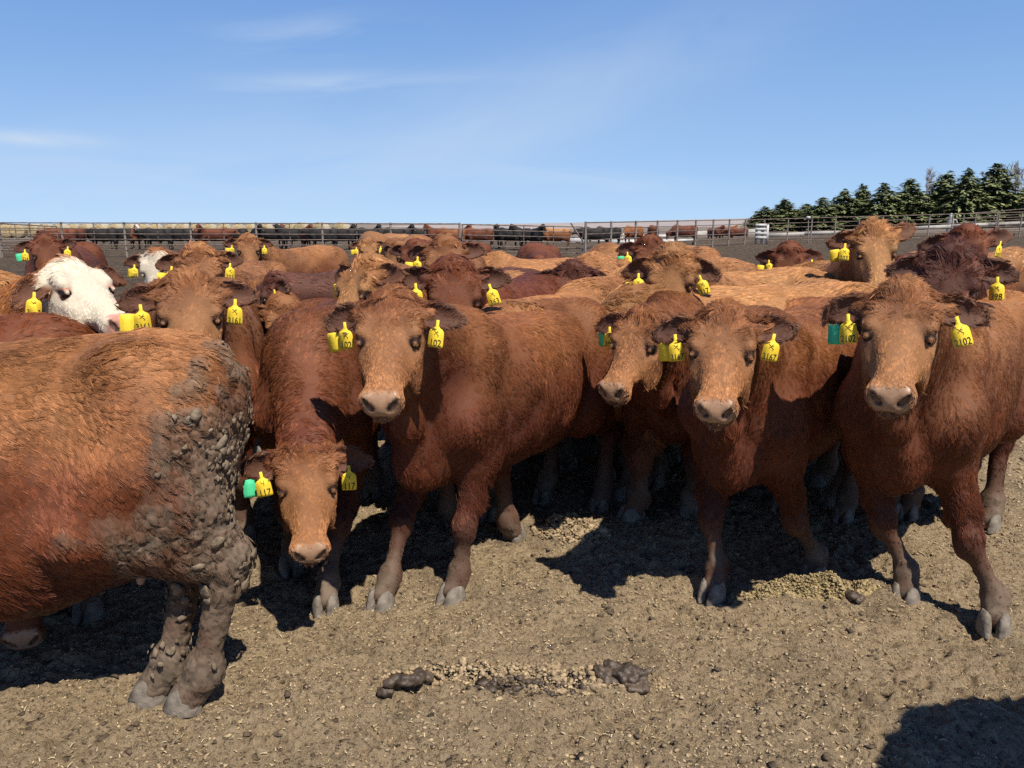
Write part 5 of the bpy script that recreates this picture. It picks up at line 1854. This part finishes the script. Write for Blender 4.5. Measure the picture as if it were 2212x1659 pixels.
far = [(150, 43, 185, 'red', 'red brown cow behind the fence right of the tag 224 cow', 0), (183, 44, 95, 'red', 'red brown rump behind the fence left of the black cattle', 0),
       (238, 45, 180, 'black', 'black cow side on, leftmost of the black cattle behind the fence', 0), (275, 47, 175, 'black', 'black cow overlapping the leftmost black one behind the fence', 3), (313, 46, -80, 'hereford', 'white faced cow looking over the black cattle behind the fence', 1),
       (355, 45, 184, 'black', 'black cow right of the far white face behind the fence', 0), (398, 46, 178, 'black', 'black cow left of the red one behind the fence above tag 201', 3), (446, 45, -60, 'red', 'red cow facing left behind the fence above tag 201', 2), (478, 46, 5, 'dark', 'dark red cow behind the fence left of the 919 tag cow', 0),
       (515, 47, 180, 'black', 'black cow behind the head of the side on red cow', 0), (566, 47, -75, 'black', 'black cow facing the camera above the ear of the side on red cow', 1), (596, 48, 175, 'black', 'black cow behind the fence under the straw bale row', 0), (624, 48, -95, 'dark', 'dark red cow facing the camera between black cattle under the bales', 1), (640, 46, 185, 'black', 'black cow left of the three taller bales', 2),
       (668, 46, -70, 'red', 'red cow facing the camera under the three taller bales', 1), (706, 45, 182, 'black', 'black cow side on under the three taller bales', 0), (745, 46, 178, 'black', 'black cow under the right one of the taller bales', 3), (768, 47, -88, 'black', 'black cow facing the camera right below the taller bales', 1),
       (806, 46, 184, 'black', 'black cow right of the taller bales against the grey field', 0), (822, 48, -90, 'black', 'black cow looking at the camera above the small golden cow', 1), (862, 46, 178, 'black', 'black cow behind the fence above the green tagged red cow', 0), (888, 47, -85, 'black', 'black cow with raised head above tag 256', 1), (915, 47, 182, 'black', 'black cow left of the red cow by the gate', 0),
       (940, 46, -100, 'red', 'red cow left of the speckled white one by the gate', 2), (978, 46, 175, 'hereford', 'pale speckled cow just left of the gate post', 0), (1036, 46, 182, 'red', 'large red cow side on behind the left half of the gate', 0), (1010, 48, -90, 'red', 'red cow head behind the gate post', 1),
       (1078, 48, -110, 'black', 'black cow looking over the red one behind the gate', 1), (1102, 47, 178, 'black', 'black cow side on behind the middle of the gate', 0), (1128, 46, -120, 'black', 'black cow facing left behind the middle of the gate', 2), (1160, 45, -85, 'black', 'tall black cow head on behind the right part of the gate', 1),
       (1200, 46, 176, 'gold', 'tan cow with white face behind the right end of the gate', 0), (1282, 47, 182, 'black', 'black cow side on right of the big gate post', 0), (1308, 49, 178, 'black', 'black cow overlapping the one right of the gate post', 3),
       (1362, 52, -140, 'hereford', 'white faced cow low behind the receding fence', 3), (1404, 52, 88, 'red', 'red rump between the white bunks', 0), (1470, 50, 178, 'dark', 'dark red cow lying low behind the receding fence', 3)]
for (u, Y, yw, ct, lb, ps_) in far:
    far_cow(u, Y, yw, ct, lb, ps_, 1.04)
for (u, Y, yw, ct, lb, ps_) in ((1536, 66, -70, 'red', 'red cow head on standing high behind the receding fence', 1), (1563, 68, -60, 'hereford', 'white faced cow standing between the two high red cattle', 1), (1585, 66, 178, 'red', 'red cow side on standing high at the fence corner', 0)):
    far_cow(u, Y, yw, ct, lb, ps_, 1.0, -.35)

# ----------------------------------------------------------------------------------------------
# a bystander, whose shadow lies across the lower right corner
# ----------------------------------------------------------------------------------------------
def person():
    F = Field(np.arange(-.62, .62, .016), np.arange(-.35, .45, .016), np.arange(-.01, 1.85, .016))
    A = lambda a, b, r1, r2, k=.04: F.add(*f_cone(a, b, r1, r2), k)
    for sg in (1, -1):
        A((sg * .10, 0, .92), (sg * .11, .02, .50), .100, .070)
        A((sg * .11, .02, .50), (sg * .12, -.01, .08), .068, .055)
        A((sg * .12, -.03, .05), (sg * .14, .16, .04), .048, .040)
        A((sg * .20, 0, 1.45), (sg * .45, .04, 1.58), .110, .095)
        A((sg * .45, .04, 1.58), (sg * .19, .14, 1.70), .090, .060)
        A((sg * .14, 0, 1.50), (sg * .32, .07, 1.62), .10, .09)
        A((sg * .19, .14, 1.70), (sg * .13, .155, 1.715), .040, .036, .02)
        for q in range(4):
            A((sg * .125, .150 + q * .004, 1.695 + q * .015), (sg * (.06 + .004 * abs(q - 1.5)), .165, 1.70 + q * .014), .0115, .009, .008)
        A((sg * .15, .15, 1.68), (sg * .11, .165, 1.66), .013, .010, .008)
    A((0, 0, .95), (0, 0, 1.18), .175, .165, .06)
    A((0, 0, 1.18), (0, 0, 1.38), .165, .17, .06)
    A((-.15, 0, 1.42), (.15, 0, 1.42), .095, .095, .05)
    A((0, 0, 1.44), (0, .02, 1.58), .062, .056)
    F.add(*f_ell((0, .03, 1.655), (.080, .100, .118)), .03)
    F.add(*f_cone((0, .125, 1.64), (0, .14, 1.615), .014, .017), .015)
    for sg in (1, -1): F.add(*f_ell((sg * .082, .02, 1.65), (.012, .022, .032)), .01)
    V, Q = surface_nets(F)
    r = empty('person', (PERSON[0], PERSON[1], 0), R(30)); tag(r, 'person with raised elbows outside the frame whose shadow fills the lower right corner', 'person')
    link('body', mesh_np('body', V, Q), noise_mat('work_clothes', [(.3, (.05, .06, .09)), (.7, (.09, .10, .14))], 20, .9, .3), r)
    mb = MB()
    th = np.arange(24) * 2 * math.pi / 24
    rings = [np.stack([np.cos(th) * a, np.sin(th) * b + .03, np.full(24, z)], 1) for a, b, z in ((.06, .07, 1.70), (.21, .23, 1.695), (.098, .116, 1.71), (.092, .110, 1.78), (.075, .09, 1.82), (.002, .002, 1.835))]
    mb.add(np.concatenate(rings), [[i * 24 + k, i * 24 + (k + 1) % 24, (i + 1) * 24 + (k + 1) % 24, (i + 1) * 24 + k] for i in range(5) for k in range(24)])
    link('hat', mb.mesh('hat'), M['wood'], r)


PERSON = (2.00, 1.10)
person()
print('scene built in %.1f s, %d body tris, %d strands' % (time.time() - T0, STATS[0], STATS[1]))
